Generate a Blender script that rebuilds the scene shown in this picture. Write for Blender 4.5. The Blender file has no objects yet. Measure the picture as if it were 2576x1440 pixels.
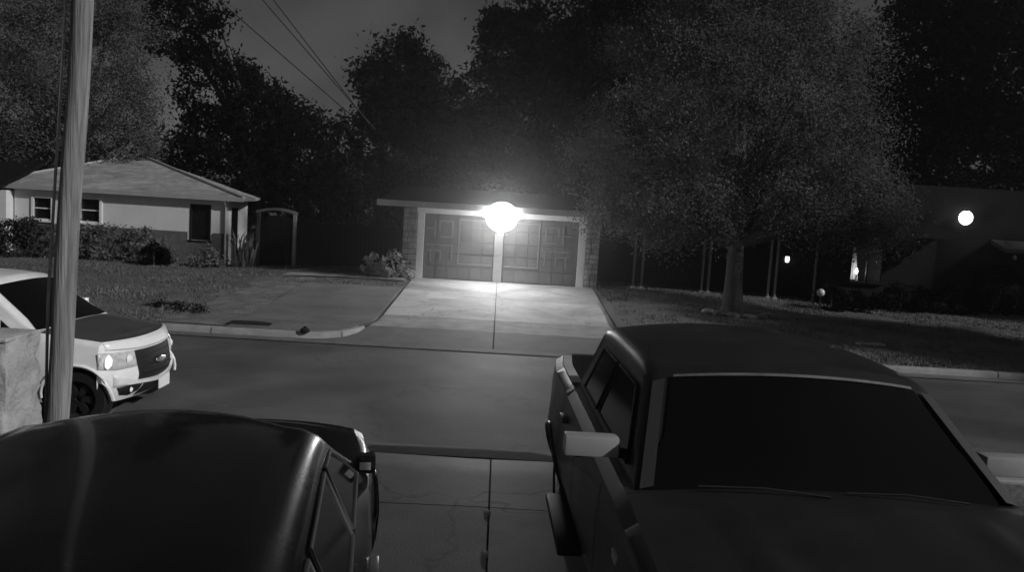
import bpy, bmesh, math, random
import numpy as np
from mathutils import Vector, Matrix
R = math.radians
random.seed(7)
rng = np.random.default_rng(11)
S = bpy.context.scene
COL = S.collection

# ---------------------------------------------------------------- camera
cd = bpy.data.cameras.new('camera'); cam = bpy.data.objects.new('camera', cd); COL.objects.link(cam)
yaw, pit, rol = R(1.1), R(5.6), R(3.5)
F = Vector((math.sin(yaw) * math.cos(pit), math.cos(yaw) * math.cos(pit), -math.sin(pit)))
R0 = Vector((math.cos(yaw), -math.sin(yaw), 0)); U0 = R0.cross(F)
RX = R0 * math.cos(rol) + U0 * math.sin(rol); UY = -R0 * math.sin(rol) + U0 * math.cos(rol)
m = Matrix((RX, UY, -F)).transposed().to_4x4(); m.translation = Vector((0, 0, 2.9)); cam.matrix_world = m
cd.lens = 36 * 2000 / 2576; cd.clip_start = 0.05; cd.clip_end = 2000
S.camera = cam

# ---------------------------------------------------------------- light
SUN_AZ, SUN_EL = Vector((0.90, -0.43)), R(30)
w = bpy.data.worlds.new('World'); S.world = w; w.use_nodes = True
nt = w.node_tree; nt.nodes.clear()
sk = nt.nodes.new('ShaderNodeTexSky'); sk.sky_type = 'NISHITA'; sk.sun_disc = False
sk.sun_elevation = SUN_EL; sk.sun_rotation = math.atan2(SUN_AZ.x, SUN_AZ.y)
bw = nt.nodes.new('ShaderNodeRGBToBW'); bg = nt.nodes.new('ShaderNodeBackground'); wo = nt.nodes.new('ShaderNodeOutputWorld')
bg.inputs['Strength'].default_value = 0.0185
tcw = nt.nodes.new('ShaderNodeTexCoord'); cn = nt.nodes.new('ShaderNodeTexNoise'); cn.inputs['Scale'].default_value = 5; cn.inputs['Detail'].default_value = 6; cn.inputs['Distortion'].default_value = .6
cr_ = nt.nodes.new('ShaderNodeMapRange'); cr_.inputs['From Min'].default_value = .35; cr_.inputs['From Max'].default_value = .65; cr_.inputs['To Min'].default_value = .72; cr_.inputs['To Max'].default_value = 1.25
mu = nt.nodes.new('ShaderNodeMath'); mu.operation = 'MULTIPLY'
nt.links.new(tcw.outputs['Generated'], cn.inputs['Vector']); nt.links.new(cn.outputs['Fac'], cr_.inputs['Value']); nt.links.new(cr_.outputs[0], mu.inputs[1])
nt.links.new(sk.outputs[0], bw.inputs[0]); nt.links.new(bw.outputs[0], mu.inputs[0]); nt.links.new(mu.outputs[0], bg.inputs[0]); nt.links.new(bg.outputs[0], wo.inputs[0])
sl = bpy.data.lights.new('sun', 'SUN'); so = bpy.data.objects.new('sun', sl); COL.objects.link(so)
sl.energy = 3.0; sl.angle = R(1.5)
a = SUN_AZ.normalized(); tosun = Vector((a.x * math.cos(SUN_EL), a.y * math.cos(SUN_EL), math.sin(SUN_EL)))
so.rotation_euler = tosun.to_track_quat('Z', 'Y').to_euler(); so.location = tosun * 60
S.view_settings.view_transform = 'Standard'; S.view_settings.look = 'None'
S.view_settings.exposure = 0; S.view_settings.gamma = 1; S.view_settings.use_curve_mapping = False
S.render.engine = 'CYCLES'; S.cycles.use_denoising = True
S.cycles.max_bounces = 5; S.cycles.volume_bounces = 0; S.cycles.sample_clamp_indirect = 4.0
S.cycles.volume_step_rate = 4.0

# ---------------------------------------------------------------- helpers
def mat(name, g, rough=0.8, var=0.25, scale=3.0, bump=0.0, bscale=None, metal=0.0, spec=0.5, coat=0.0, g2=None, sc3=(1, 1, 1), stain=0.0, stscale=0.4, rvar=0.0, speck=0.0):
    M = bpy.data.materials.new(name); M.use_nodes = True
    n = M.node_tree; b = n.nodes['Principled BSDF']
    b.inputs['Roughness'].default_value = rough; b.inputs['Metallic'].default_value = metal
    b.inputs['Specular IOR Level'].default_value = spec; b.inputs['Coat Weight'].default_value = coat
    b.inputs['Coat Roughness'].default_value = 0.08
    tc = n.nodes.new('ShaderNodeTexCoord'); mp = n.nodes.new('ShaderNodeMapping'); mp.inputs['Scale'].default_value = sc3
    n.links.new(tc.outputs['Object'], mp.inputs[0])
    nz = n.nodes.new('ShaderNodeTexNoise'); nz.inputs['Scale'].default_value = scale; nz.inputs['Detail'].default_value = 7
    nz.inputs['Roughness'].default_value = 0.62
    n.links.new(mp.outputs[0], nz.inputs['Vector'])
    cr = n.nodes.new('ShaderNodeValToRGB')
    lo, hi = (g * (1 - var), g * (1 + var)) if g2 is None else (g, g2)
    cr.color_ramp.elements[0].position = 0.3; cr.color_ramp.elements[1].position = 0.7
    cr.color_ramp.elements[0].color = (lo, lo, lo, 1); cr.color_ramp.elements[1].color = (hi, hi, hi, 1)
    n.links.new(nz.outputs['Fac'], cr.inputs[0]); col = cr.outputs[0]
    def times(fac_socket, lo_, hi_, p0, p1, col):
        r_ = n.nodes.new('ShaderNodeMapRange'); r_.inputs['From Min'].default_value = p0; r_.inputs['From Max'].default_value = p1
        r_.inputs['To Min'].default_value = lo_; r_.inputs['To Max'].default_value = hi_; n.links.new(fac_socket, r_.inputs['Value'])
        x_ = n.nodes.new('ShaderNodeVectorMath'); x_.operation = 'SCALE'; n.links.new(col, x_.inputs[0]); n.links.new(r_.outputs[0], x_.inputs['Scale']); return x_.outputs[0]
    if stain:
        n2 = n.nodes.new('ShaderNodeTexNoise'); n2.inputs['Scale'].default_value = stscale; n2.inputs['Detail'].default_value = 4; n2.inputs['Distortion'].default_value = 1.2
        n.links.new(mp.outputs[0], n2.inputs['Vector']); col = times(n2.outputs['Fac'], 1 - stain, 1 + stain * .6, .35, .62, col)
        vo_ = n.nodes.new('ShaderNodeTexVoronoi'); vo_.feature = 'DISTANCE_TO_EDGE'; vo_.inputs['Scale'].default_value = stscale * 1.1
        wv = n.nodes.new('ShaderNodeTexNoise'); wv.inputs['Scale'].default_value = 1.6; wv.inputs['Detail'].default_value = 5; n.links.new(mp.outputs[0], wv.inputs['Vector'])
        ad = n.nodes.new('ShaderNodeVectorMath'); ad.operation = 'ADD'; n.links.new(mp.outputs[0], ad.inputs[0]); n.links.new(wv.outputs['Color'], ad.inputs[1]); n.links.new(ad.outputs[0], vo_.inputs['Vector'])
        col = times(vo_.outputs['Distance'], .62, 1.0, .0, .012 * stscale / .4, col)
    if speck:
        n3 = n.nodes.new('ShaderNodeTexNoise'); n3.inputs['Scale'].default_value = 140; n3.inputs['Detail'].default_value = 2
        n.links.new(mp.outputs[0], n3.inputs['Vector']); col = times(n3.outputs['Fac'], 1 - speck, 1 + speck, .35, .65, col)
    if rvar:
        r2_ = n.nodes.new('ShaderNodeMapRange'); r2_.inputs['To Min'].default_value = rough - rvar; r2_.inputs['To Max'].default_value = rough + rvar
        n.links.new(nz.outputs['Fac'], r2_.inputs['Value']); n.links.new(r2_.outputs[0], b.inputs['Roughness'])
    n.links.new(col, b.inputs['Base Color'])
    if bump:
        nb = n.nodes.new('ShaderNodeTexNoise'); nb.inputs['Scale'].default_value = bscale or scale * 8; nb.inputs['Detail'].default_value = 5
        n.links.new(mp.outputs[0], nb.inputs['Vector'])
        bp = n.nodes.new('ShaderNodeBump'); bp.inputs['Strength'].default_value = 0.8; bp.inputs['Distance'].default_value = bump
        n.links.new(nb.outputs['Fac'], bp.inputs['Height']); n.links.new(bp.outputs[0], b.inputs['Normal'])
    return M

def emit(name, g, strength):
    M = bpy.data.materials.new(name); M.use_nodes = True
    b = M.node_tree.nodes['Principled BSDF']
    b.inputs['Base Color'].default_value = (g, g, g, 1)
    b.inputs['Emission Color'].default_value = (1, 1, 1, 1); b.inputs['Emission Strength'].default_value = strength
    return M

def link(name, me, ma, parent=None, smooth=None):
    o = bpy.data.objects.new(name, me); COL.objects.link(o)
    if ma is not None and not me.materials: me.materials.append(ma)
    if smooth is not None:
        me.polygons.foreach_set('use_smooth', [True] * len(me.polygons)); me.set_sharp_from_angle(angle=R(smooth))
    if parent is not None: o.parent = parent
    return o

class MB:
    def __init__(s): s.v = []; s.f = []
    def add(s, vs, fs):
        k = len(s.v); s.v += [tuple(map(float, p)) for p in vs]; s.f += [tuple(i + k for i in f) for f in fs]; return s
    def box(s, x0, x1, y0, y1, z0, z1):
        return s.add([(x0, y0, z0), (x1, y0, z0), (x1, y1, z0), (x0, y1, z0), (x0, y0, z1), (x1, y0, z1), (x1, y1, z1), (x0, y1, z1)],
                     [(0, 3, 2, 1), (4, 5, 6, 7), (0, 1, 5, 4), (1, 2, 6, 5), (2, 3, 7, 6), (3, 0, 4, 7)])
    def bbox(s, x0, x1, y0, y1, z0, z1, b=0.01):
        bm = bmesh.new(); bmesh.ops.create_cube(bm, size=1)
        for v in bm.verts: v.co = Vector(((x0 + x1) / 2 + v.co.x * (x1 - x0), (y0 + y1) / 2 + v.co.y * (y1 - y0), (z0 + z1) / 2 + v.co.z * (z1 - z0)))
        bmesh.ops.bevel(bm, geom=list(bm.edges), offset=b, segments=2, affect='EDGES', profile=0.6)
        bm.verts.index_update()
        s.add([v.co for v in bm.verts], [[v.index for v in f.verts] for f in bm.faces]); bm.free(); return s
    def grid(s, fn, us, vs, flip=False):
        n, mm = len(us), len(vs)
        P = [fn(u, v) for u in us for v in vs]; fs = []
        for i in range(n - 1):
            for j in range(mm - 1):
                q = (i * mm + j, (i + 1) * mm + j, (i + 1) * mm + j + 1, i * mm + j + 1)
                fs.append(q[::-1] if flip else q)
        return s.add(P, fs)
    def tube(s, pts, rad, n=8, cap=True):
        pts = [Vector(p) for p in pts]; rad = rad if hasattr(rad, '__len__') else [rad] * len(pts)
        V = []; fs = []
        for i, p in enumerate(pts):
            d = (pts[min(i + 1, len(pts) - 1)] - pts[max(i - 1, 0)]).normalized()
            u = d.orthogonal().normalized() if abs(d.z) > 0.99 else d.cross(Vector((0, 0, 1))).normalized()
            if abs(d.z) > 0.8: u = Vector((1, 0, 0)) - d * d.x; u.normalize()
            v = d.cross(u)
            for k in range(n):
                t = 2 * math.pi * k / n; V.append(p + (u * math.cos(t) + v * math.sin(t)) * rad[i])
        for i in range(len(pts) - 1):
            for k in range(n):
                fs.append((i * n + k, i * n + (k + 1) % n, (i + 1) * n + (k + 1) % n, (i + 1) * n + k))
        if cap: fs += [tuple(range(n))[::-1], tuple((len(pts) - 1) * n + k for k in range(n))]
        return s.add(V, fs)
    def lathe(s, prof, n=24, axis='z', off=(0, 0, 0), flip=False):
        V = []; fs = []
        for (r, h) in prof:
            for k in range(n):
                t = 2 * math.pi * k / n; c, q = r * math.cos(t), r * math.sin(t)
                p = (c, q, h) if axis == 'z' else (c, h, q) if axis == 'y' else (h, c, q)
                V.append((p[0] + off[0], p[1] + off[1], p[2] + off[2]))
        for i in range(len(prof) - 1):
            for k in range(n):
                q = (i * n + k, i * n + (k + 1) % n, (i + 1) * n + (k + 1) % n, (i + 1) * n + k)
                fs.append(q[::-1] if flip else q)
        return s.add(V, fs)
    def prism(s, poly, fn, h):
        """poly: 2-D outline, fn(p, depth) -> 3-D point; extruded by depth h"""
        n = len(poly); V = [fn(p, 0) for p in poly] + [fn(p, h) for p in poly]
        return s.add(V, [tuple(range(n))[::-1], tuple(range(n, 2 * n))] + [(i, (i + 1) % n, n + (i + 1) % n, n + i) for i in range(n)])
    def mesh(s, name):
        me = bpy.data.meshes.new(name); me.from_pydata(s.v, [], s.f); me.update()
        bm = bmesh.new(); bm.from_mesh(me); bmesh.ops.recalc_face_normals(bm, faces=bm.faces); bm.to_mesh(me); bm.free()
        return me
    def build(s, name, ma, parent=None, smooth=None): return link(name, s.mesh(name), ma, parent, smooth)

def tag(o, label=None, cat=None, group=None, kind=None):
    if label: o['label'] = label
    if cat: o['category'] = cat
    if group: o['group'] = group
    if kind: o['kind'] = kind
    return o
def empty(name, loc, rz=0, label=None, cat=None, group=None):
    o = bpy.data.objects.new(name, None); COL.objects.link(o); o.location = loc; o.rotation_euler = (0, 0, rz); o.empty_display_size = 0.2
    return tag(o, label, cat, group)
def struct(o): o['kind'] = 'structure'; return o
def lin(a, b, n): return [a + (b - a) * i / (n - 1) for i in range(n)]
def interp(x, xs, ys): return float(np.interp(x, xs, ys))
def sm(t): t = min(1, max(0, t)); return t * t * (3 - 2 * t)

# ---------------------------------------------------------------- materials
asphalt = mat('asphalt', 0.06, 0.62, 0, 0.55, 0.012, 90, g2=0.105, spec=0.4, stain=.35, stscale=.3, speck=.3)
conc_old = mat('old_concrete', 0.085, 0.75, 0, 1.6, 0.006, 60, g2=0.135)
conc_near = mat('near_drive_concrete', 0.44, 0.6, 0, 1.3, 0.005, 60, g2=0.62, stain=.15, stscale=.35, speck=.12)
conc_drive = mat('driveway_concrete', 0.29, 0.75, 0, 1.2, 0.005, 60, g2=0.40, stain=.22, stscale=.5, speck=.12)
conc_kerb = mat('kerb_concrete', 0.16, 0.8, 0, 2.5, 0.008, 40, g2=0.30)
soil = mat('lawn_soil', 0.05, 0.95, 0, 0.9, 0.04, 14, g2=0.10)
dirt = mat('worn_dirt', 0.055, 0.95, 0, 2.2, 0.04, 14, g2=0.17)
grassm = mat('grass_blade', 0.10, 0.8, 0.45, 0.7)
leaf_mid = mat('leaf_grey', 0.115, 0.8, 0.62, 0.55, spec=0.12)
leaf_lit = mat('leaf_pale', 0.095, 0.8, 0.5, 0.8, spec=0.12)
leaf_shade_dark = mat('leaf_shade_dark', 0.005, 0.95, 0.4, 0.8, spec=0.0)  # far trees' lack of light put into a near-black leaf colour
leaf_hedge = mat('leaf_hedge', 0.16, 0.8, 0.4, 1.2, spec=0.15)
leaf_round = mat('leaf_round_bush', 0.03, 0.85, 0.4, 1.2, spec=0.1)
leaf_pale = mat('leaf_shrub', 0.38, 0.7, 0.35, 3)
bark = mat('bark', 0.07, 0.95, 0.4, 6, 0.03, 18, sc3=(1, 1, 0.25))
wood_pole = mat('pole_wood', 0.11, 0.9, 0, 9, 0.02, 30, g2=.30, sc3=(1.6, 1.6, 0.07), stain=.25, stscale=1.4)
masonry = mat('rough_masonry', 0.24, 0.95, 0, 5, 0.03, 16, g2=0.40)
siding = mat('pale_siding', 0.60, 0.8, 0.08, 1.5, 0.003, 30, speck=.06)
gable_m = mat('gable_shingle', 0.30, 0.9, 0.12, 2.5, 0.02, 12)
roofm = mat('roof_shingle', 0.26, 0.95, 0.25, 3, 0.02, 12, stain=.25, stscale=.7, speck=.2)
roof_dark = mat('dark_shingle', 0.012, 0.95, 0.25, 3, 0.02, 12, spec=0.0)
trim_w = mat('white_trim', 0.72, 0.6, 0.05, 4)
trim_g = mat('grey_trim', 0.30, 0.7, 0.12, 4)
wall_dark = mat('dark_wall', 0.014, 0.95, 0.2, 2, 0.01, 20, spec=0.08)
door_g = mat('garage_door_paint', 0.18, 0.6, 0.08, 2.5)
door_p = mat('garage_panel_paint', 0.165, 0.6, 0.10, 3)
mould = mat('door_moulding_paint', 0.27, 0.6, 0.06, 4)
stone_m = mat('pier_stone', 0.16, 0.9, 0, 3, 0.02, 20, g2=0.42)
mortar = mat('mortar', 0.10, 0.95, 0.2, 8, 0.01, 30)
for lm, k in ((leaf_mid, .5), (leaf_lit, .35), (leaf_hedge, .4), (leaf_pale, .25)):   # thin leaves let light through
    n_ = lm.node_tree; b_ = n_.nodes['Principled BSDF']; t_ = n_.nodes.new('ShaderNodeBsdfTranslucent'); x_ = n_.nodes.new('ShaderNodeMixShader'); x_.inputs[0].default_value = k
    col = b_.inputs['Base Color'].links[0].from_socket; n_.links.new(col, t_.inputs[0]); n_.links.new(b_.outputs[0], x_.inputs[1]); n_.links.new(t_.outputs[0], x_.inputs[2]); n_.links.new(x_.outputs[0], n_.nodes['Material Output'].inputs['Surface'])
glass_dark = mat('dark_glass', 0.004, 0.08, 0.1, 2, spec=0.18)
house_glass = mat('house_glass', 0.008, 0.12, 0.1, 2, spec=0.3)
curtain = mat('curtain_cloth', 0.5, 0.9, 0.1, 5)
metal_d = mat('dark_metal', 0.04, 0.45, 0.1, 4, metal=0.6)
metal_l = mat('bright_metal', 0.75, 0.22, 0.05, 4, metal=1.0)
rubber = mat('rubber', 0.012, 0.85, 0.2, 5, spec=0.2)
plastic_d = mat('black_plastic', 0.014, 0.55, 0.15, 5, spec=0.3)
cable_m = mat('cable_rubber', 0.01, 0.7, 0.1, 5)
lens_m = mat('lamp_lens', 0.85, 0.15, 0.05, 9, coat=1.0)

# ---------------------------------------------------------------- ground
def gz(x, y):
    side = 0.42 + 0.58 * sm((x + 10.5) / 6.0) if x < -4 else 1.0 - 0.45 * sm((x - 5) / 8)
    return 0.11 + 0.37 * sm((y - 16.2) / 9.0 * 0.9 + 0.02) * side if y > 16.15 else 0.10
def gzv(x, y): return gz(x, y)

# far lawn sheet with gentle lumps; leaves the drive corridor to the concrete
def lump(x, y): return 0.018 * math.sin(1.7 * x + 0.6 * y) * math.sin(1.3 * y - 0.4 * x) + 0.012 * math.sin(4.1 * x) * math.sin(3.7 * y)
def lawn(x0, x1, y0, y1, nx, ny, name):
    def f(u, v):
        k = interp(v, [16.0, 16.1, 16.35, 16.8, 17.35, 18.2], [1.10, .76, .40, .19, .11, .0]) + .08 * (1 - sm((v - 17.2) / .8))
        xa, xb = (x0, x1 - k) if x0 < 0 else (x0 + k + interp(v, [19, 26], [-.06, .06]), x1)
        t = u ** (0.55 if x0 < 0 else 1.8); x = xa + (xb - xa) * t
        return (x, v, gz(x, v) + lump(x, v) * sm((v - y0) / 1.0) * 0.9 - 0.004)
    b = MB(); b.grid(f, lin(0, 1, nx), sorted(set(lin(y0, 27, 70) + lin(27, y1, ny))))
    return struct(b.build(name, soil, None, 60))
lawn(-40, -2.70, 16.15, 60, 110, 20, 'front_lawn')
lawn(3.02, 45, 16.15, 60, 110, 20, 'front_lawn')
b = MB(); b.grid(lambda u, v: (u, v, -0.03), lin(-600, 600, 9), lin(-60, 900, 9)); struct(b.build('ground', soil))
b = MB(); b.grid(lambda u, v: (u, v, 0.10 + lump(u, v)), lin(-40, -3.3, 60), lin(-4, 8.75, 24)); struct(b.build('near_lawn', soil, None, 60))
b = MB(); b.grid(lambda u, v: (u, v, 0.10 + lump(u, v)), lin(3.6, 40, 60), lin(-4, 8.75, 24)); struct(b.build('near_lawn', soil, None, 60))
# road
b = MB(); b.grid(lambda u, v: (u, v, 0.0 + 0.07 * (1 - ((v - 12.46) / 3.54) ** 2) * 0.5 - 0.012), lin(-80, 80, 60), lin(8.92, 16.0, 14)); struct(b.build('road', asphalt, None, 60))

# kerbs: children are the cast segments
def kerb_run(pts, name, seg=2.4):
    root = empty(name, (0, 0, 0)); root['kind'] = 'structure'
    P = [Vector(p) for p in pts]; out = [P[0]]; 
    # resample by length
    path = []; 
    for i in range(len(P) - 1):
        n = max(1, int((P[i + 1] - P[i]).length / 0.3))
        for k in range(n): path.append(P[i].lerp(P[i + 1], k / n))
    path.append(P[-1])
    step = max(2, int(seg / 0.3)); i = 0
    while i < len(path) - 1:
        q = path[i:i + step + 1]
        if len(q) < 2: break
        bb = MB(); V = []; fs = []
        for j, p in enumerate(q):
            d = (q[min(j + 1, len(q) - 1)] - q[max(j - 1, 0)]).normalized(); nrm = Vector((-d.y, d.x, 0))
            pp = p + (d * 0.012 if j == 0 else -d * 0.012 if j == len(q) - 1 else Vector((0, 0, 0)))
            for (o, z) in ((-0.02, -0.05), (-0.01, 0.10), (0.02, 0.135), (0.13, 0.14), (0.155, 0.12), (0.155, -0.05)):
                V.append(pp + nrm * o + Vector((0, 0, z)))
        for j in range(len(q) - 1):
            for k in range(6): fs.append((j * 6 + k, j * 6 + (k + 1) % 6, (j + 1) * 6 + (k + 1) % 6, (j + 1) * 6 + k))
        fs += [tuple(range(6)), tuple((len(q) - 1) * 6 + k for k in range(6))[::-1]]
        bb.add(V, fs).build('kerb_segment', conc_kerb, root, 40); i += step
kerb_run([(-30, 16.0, 0), (-4.2, 16.0, 0), (-3.6, 16.08, 0), (-3.15, 16.35, 0), (-2.92, 16.8, 0), (-2.85, 17.35, 0)], 'far_kerb')
kerb_run([(3.1, 17.35, 0), (3.16, 16.8, 0), (3.4, 16.35, 0), (3.85, 16.08, 0), (4.4, 16.0, 0), (30, 16.0, 0)], 'far_kerb')
kerb_run([(-3.4, 8.92, 0), (-30, 8.92, 0)], 'near_kerb')
kerb_run([(30, 8.92, 0), (3.7, 8.92, 0)], 'near_kerb')
# gutter pan of the far side
b = MB(); b.grid(lambda u, v: (u, v, 0.012 + (v - 15.55) * 0.01), lin(-30, 30, 40), lin(15.6, 15.985, 3)); struct(b.build('gutter', conc_old, None, 60))
b = MB(); b.grid(lambda u, v: (u, v, 0.012), lin(-30, 30, 40), lin(8.94, 9.3, 3)); struct(b.build('gutter', conc_old, None, 60))

# far driveway: slabs with joints
def dz(y): return interp(y, [15.99, 16.6, 17.6, 19.3, 25.7, 27], [0.006, 0.05, 0.10, 0.13, 0.47, 0.50])
fd = empty('far_driveway', (0, 0, 0)); fd['kind'] = 'structure'
def slab(root, x0, x1, y0, y1, zf, ma, xf=None, g=0.012):
    xf = xf or (lambda u, y: x0 + (x1 - x0) * u)
    N = 13; bb = MB(); us = lin(0, 1, N); vs = [y0 + g + (y1 - y0 - 2 * g) * t ** 1.5 for t in lin(0, 1, N)]
    def top(u, y):
        x = xf(u, y)
        x = x + (g if u == 0 else -g if u == 1 else 0)
        return (x, y, zf(y) + 0.004 * math.sin(3 * x + 2 * y))
    bb.grid(top, us, vs)
    n = len(bb.v); M_ = N - 1; ring = [i * N for i in range(N)] + [M_ * N + j for j in range(1, N)] + [i * N + M_ for i in range(M_ - 1, -1, -1)] + [j for j in range(M_ - 1, 0, -1)]
    low = [(bb.v[i][0], bb.v[i][1], bb.v[i][2] - 0.08) for i in ring]
    bb.v += low; k = len(ring)
    bb.f += [(ring[i], ring[(i + 1) % k], n + (i + 1) % k, n + i) for i in range(k)]
    return bb.build('slab', ma, root, 35)
KX, KV = [16.0, 16.1, 16.35, 16.8, 17.35, 18.2], [1.10, .76, .40, .19, .11, .0]
def flare(side):
    def f(y):
        k = interp(y, KX, KV)
        return -2.72 - k if side < 0 else interp(y, [19, 26], [2.98, 3.1]) + k
    return f
fl, fr = flare(-1), flare(1)
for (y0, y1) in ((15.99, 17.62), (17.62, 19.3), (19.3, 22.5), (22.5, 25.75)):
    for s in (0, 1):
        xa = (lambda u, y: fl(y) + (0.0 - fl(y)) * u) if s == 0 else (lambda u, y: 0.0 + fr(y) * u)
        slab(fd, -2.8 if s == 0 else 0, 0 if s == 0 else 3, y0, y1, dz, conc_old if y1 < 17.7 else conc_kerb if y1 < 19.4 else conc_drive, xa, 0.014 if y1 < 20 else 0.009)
b = MB().box(-2.9, 3.2, 15.99, 25.8, -0.2, -0.015); 
b = MB(); b.grid(lambda u, v: (u, v, dz(v) - 0.05), lin(-2.95, 3.2, 4), lin(15.99, 25.8, 14)); struct(b.build('driveway_bed', soil))
# near driveway
nd = empty('near_driveway', (0, 0, 0)); nd['kind'] = 'structure'
def nz_(y): return interp(y, [-3, 7.1, 8.3, 8.93], [0.16, 0.12, 0.09, 0.006])
for (y0, y1) in ((7.14, 8.93), (4.1, 7.14), (1.0, 4.1), (-2.2, 1.0)):
    for (x0, x1) in ((-3.3, 0.05), (0.05, 3.6)):
        slab(nd, x0, x1, y0, y1, nz_, conc_near, None, 0.009)
b = MB(); b.grid(lambda u, v: (u, v, nz_(v) - 0.05), lin(-3.35, 3.65, 4), lin(-2.2, 8.92, 12)); struct(b.build('driveway_bed', soil))
# cleanout caps in the near drive joint
for (x, y, r_) in ((0.035, 7.0, 0.032), (0.03, 6.13, 0.03)):
    o = MB().lathe([(0, 0.03), (r_ * 0.6, 0.03), (r_, 0.018), (r_, -0.02)], 14).build('cleanout_cap', trim_w, None, 40); o.location = (x, y, nz_(y))
    tag(o, 'round metal cap %s the near driveway' % ('where two joints cross in' if y > 6.5 else 'alone on the center seam of'), 'drain cap')
sp_ = empty('side_pad', (0, 0, 0)); sp_['kind'] = 'structure'
pad_m = mat('pad_concrete', .085, .85, 0, 1.1, .006, 50, g2=.13, stain=.25, stscale=.5, speck=.15)
for (y0, y1) in ((16.22, 19.3), (19.3, 22.9)):
    slab(sp_, -5.5, -2.78, y0, y1, lambda y: gz(-4.2, y) + .028, pad_m, lambda u, y: -5.5 + (fl(y) - .02 - .2 * (1 - sm((y - 17.0) / .9)) + 5.5) * u, .008)
# walk in front of the left garage corner and worn path
wk = empty('walkway', (0, 0, 0)); wk['kind'] = 'structure'
for i, (x0, x1) in enumerate(((-6.6, -5.3), (-5.3, -4.0), (-4.0, -2.8))):
    bb = MB(); bb.grid(lambda u, v: (u, v, gz(u, v) + 0.035), lin(x0 + .01, x1 - .01, 5), lin(24.35, 25.2, 4)); n = len(bb.v)
    bb.box(x0 + .01, x1 - .01, 24.36, 25.19, gz(x0, 24.5) - 0.1, gz(min(x0, x1), 24.4) + 0.0); bb.build('slab', conc_kerb, wk, 35)
b = MB()
def pth(u, v):
    cx = interp(v, [16.4, 19, 22.9, 25], [-6.35, -6.3, -6.2, -6.35]); wd = interp(v, [16.4, 19, 23, 25], [1.0, 0.95, 0.8, 0.5]) + 0.22 * math.sin(2.3 * v + 2 * u) + .13 * math.sin(5.1 * v)
    x = cx + u * wd; return (x, v, gz(x, v) + lump(x, v) * sm((v - 16.15)) * 0.9 + 0.012 * (1 - u * u))
b.grid(pth, lin(-1, 1, 11), lin(16.4, 25, 50)); struct(b.build('path', dirt, None, 60))

# grass: one mass of blades
def blades(areas, name, ma):
    V = []; n_tot = 0
    for (x0, x1, y0, y1, n, h0, h1, skip) in areas:
        X = rng.uniform(x0, x1, n); Y = y0 + (y1 - y0) * rng.random(n) ** 1.3
        dens = np.sin(X * 1.9 + np.sin(Y * 1.3)) * np.sin(Y * 1.7 + 0.8 * X) + 0.6 * np.sin(X * 4.7) * np.sin(Y * 5.3)
        keep = rng.random(n) < np.clip(0.55 + 0.45 * dens, 0.06, 1)
        for (sx0, sx1, sy0, sy1) in skip: keep &= ~((X > sx0) & (X < sx1) & (Y > sy0) & (Y < sy1))
        X, Y = X[keep], Y[keep]
        Z = np.array([gz(x, y) for x, y in zip(X, Y)]) if y0 > 10 else np.full(len(X), 0.10)
        A = rng.uniform(0, 6.283, len(X)); H = rng.uniform(h0, h1, len(X)); W = rng.uniform(0.008, 0.02, len(X)); L = rng.uniform(0.2, 0.9, len(X)) * H
        c, s = np.cos(A), np.sin(A)
        p0 = np.stack([X - W * c, Y - W * s, Z - 0.02], 1); p1 = np.stack([X + W * c, Y + W * s, Z - 0.02], 1)
        p2 = np.stack([X - L * s, Y + L * c, Z + H], 1)
        V.append(np.stack([p0, p1, p2], 1).reshape(-1, 3))
    V = np.concatenate(V); me = bpy.data.meshes.new(name); n = len(V) // 3
    me.vertices.add(len(V)); me.vertices.foreach_set('co', V.ravel()); me.loops.add(len(V)); me.loops.foreach_set('vertex_index', np.arange(len(V)))
    me.polygons.add(n); me.polygons.foreach_set('loop_start', np.arange(n) * 3); me.update(); me.validate()
    o = link(name, me, ma); o['kind'] = 'stuff'; return o
pathskip = [(-6.9, -2.7, 16.2, 22.95), (-6.7, -2.8, 24.2, 25.3)]
blades([(-16, -2.95, 16.25, 28.4, 60000, 0.02, 0.07, pathskip), (3.2, 16, 16.25, 28, 60000, 0.02, 0.07, []), (-9, -3.4, 6, 8.8, 5000, 0.02, 0.08, []), (16, 30, 16.3, 26, 20000, 0.02, 0.08, [])], 'grass', grassm)

# ---------------------------------------------------------------- foliage
def leaf_mesh(name, C, N, size):
    """C: clump centres (k,4: x,y,z,spread); N leaves per clump -> folded leaf quads"""
    k = len(C); n = k * N
    base = np.repeat(C[:, :3], N, 0) + rng.normal(0, 1, (n, 3)) * np.repeat(C[:, 3:4], N, 0) * np.array([1, 1, 0.8])
    d = rng.normal(0, 1, (n, 3)); d /= np.linalg.norm(d, axis=1)[:, None]
    e = np.cross(d, rng.normal(0, 1, (n, 3))); e /= np.linalg.norm(e, axis=1)[:, None]
    s = size * rng.uniform(0.5, 1.25, n)[:, None]
    q = np.stack([base - d * s, base + e * s * 0.45, base + d * s, base - e * s * 0.45], 1).reshape(-1, 3)
    me = bpy.data.meshes.new(name); me.vertices.add(4 * n); me.vertices.foreach_set('co', q.ravel())
    me.loops.add(4 * n); me.loops.foreach_set('vertex_index', np.arange(4 * n)); me.polygons.add(n); me.polygons.foreach_set('loop_start', np.arange(n) * 4)
    me.update(); me.validate(); return me
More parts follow.
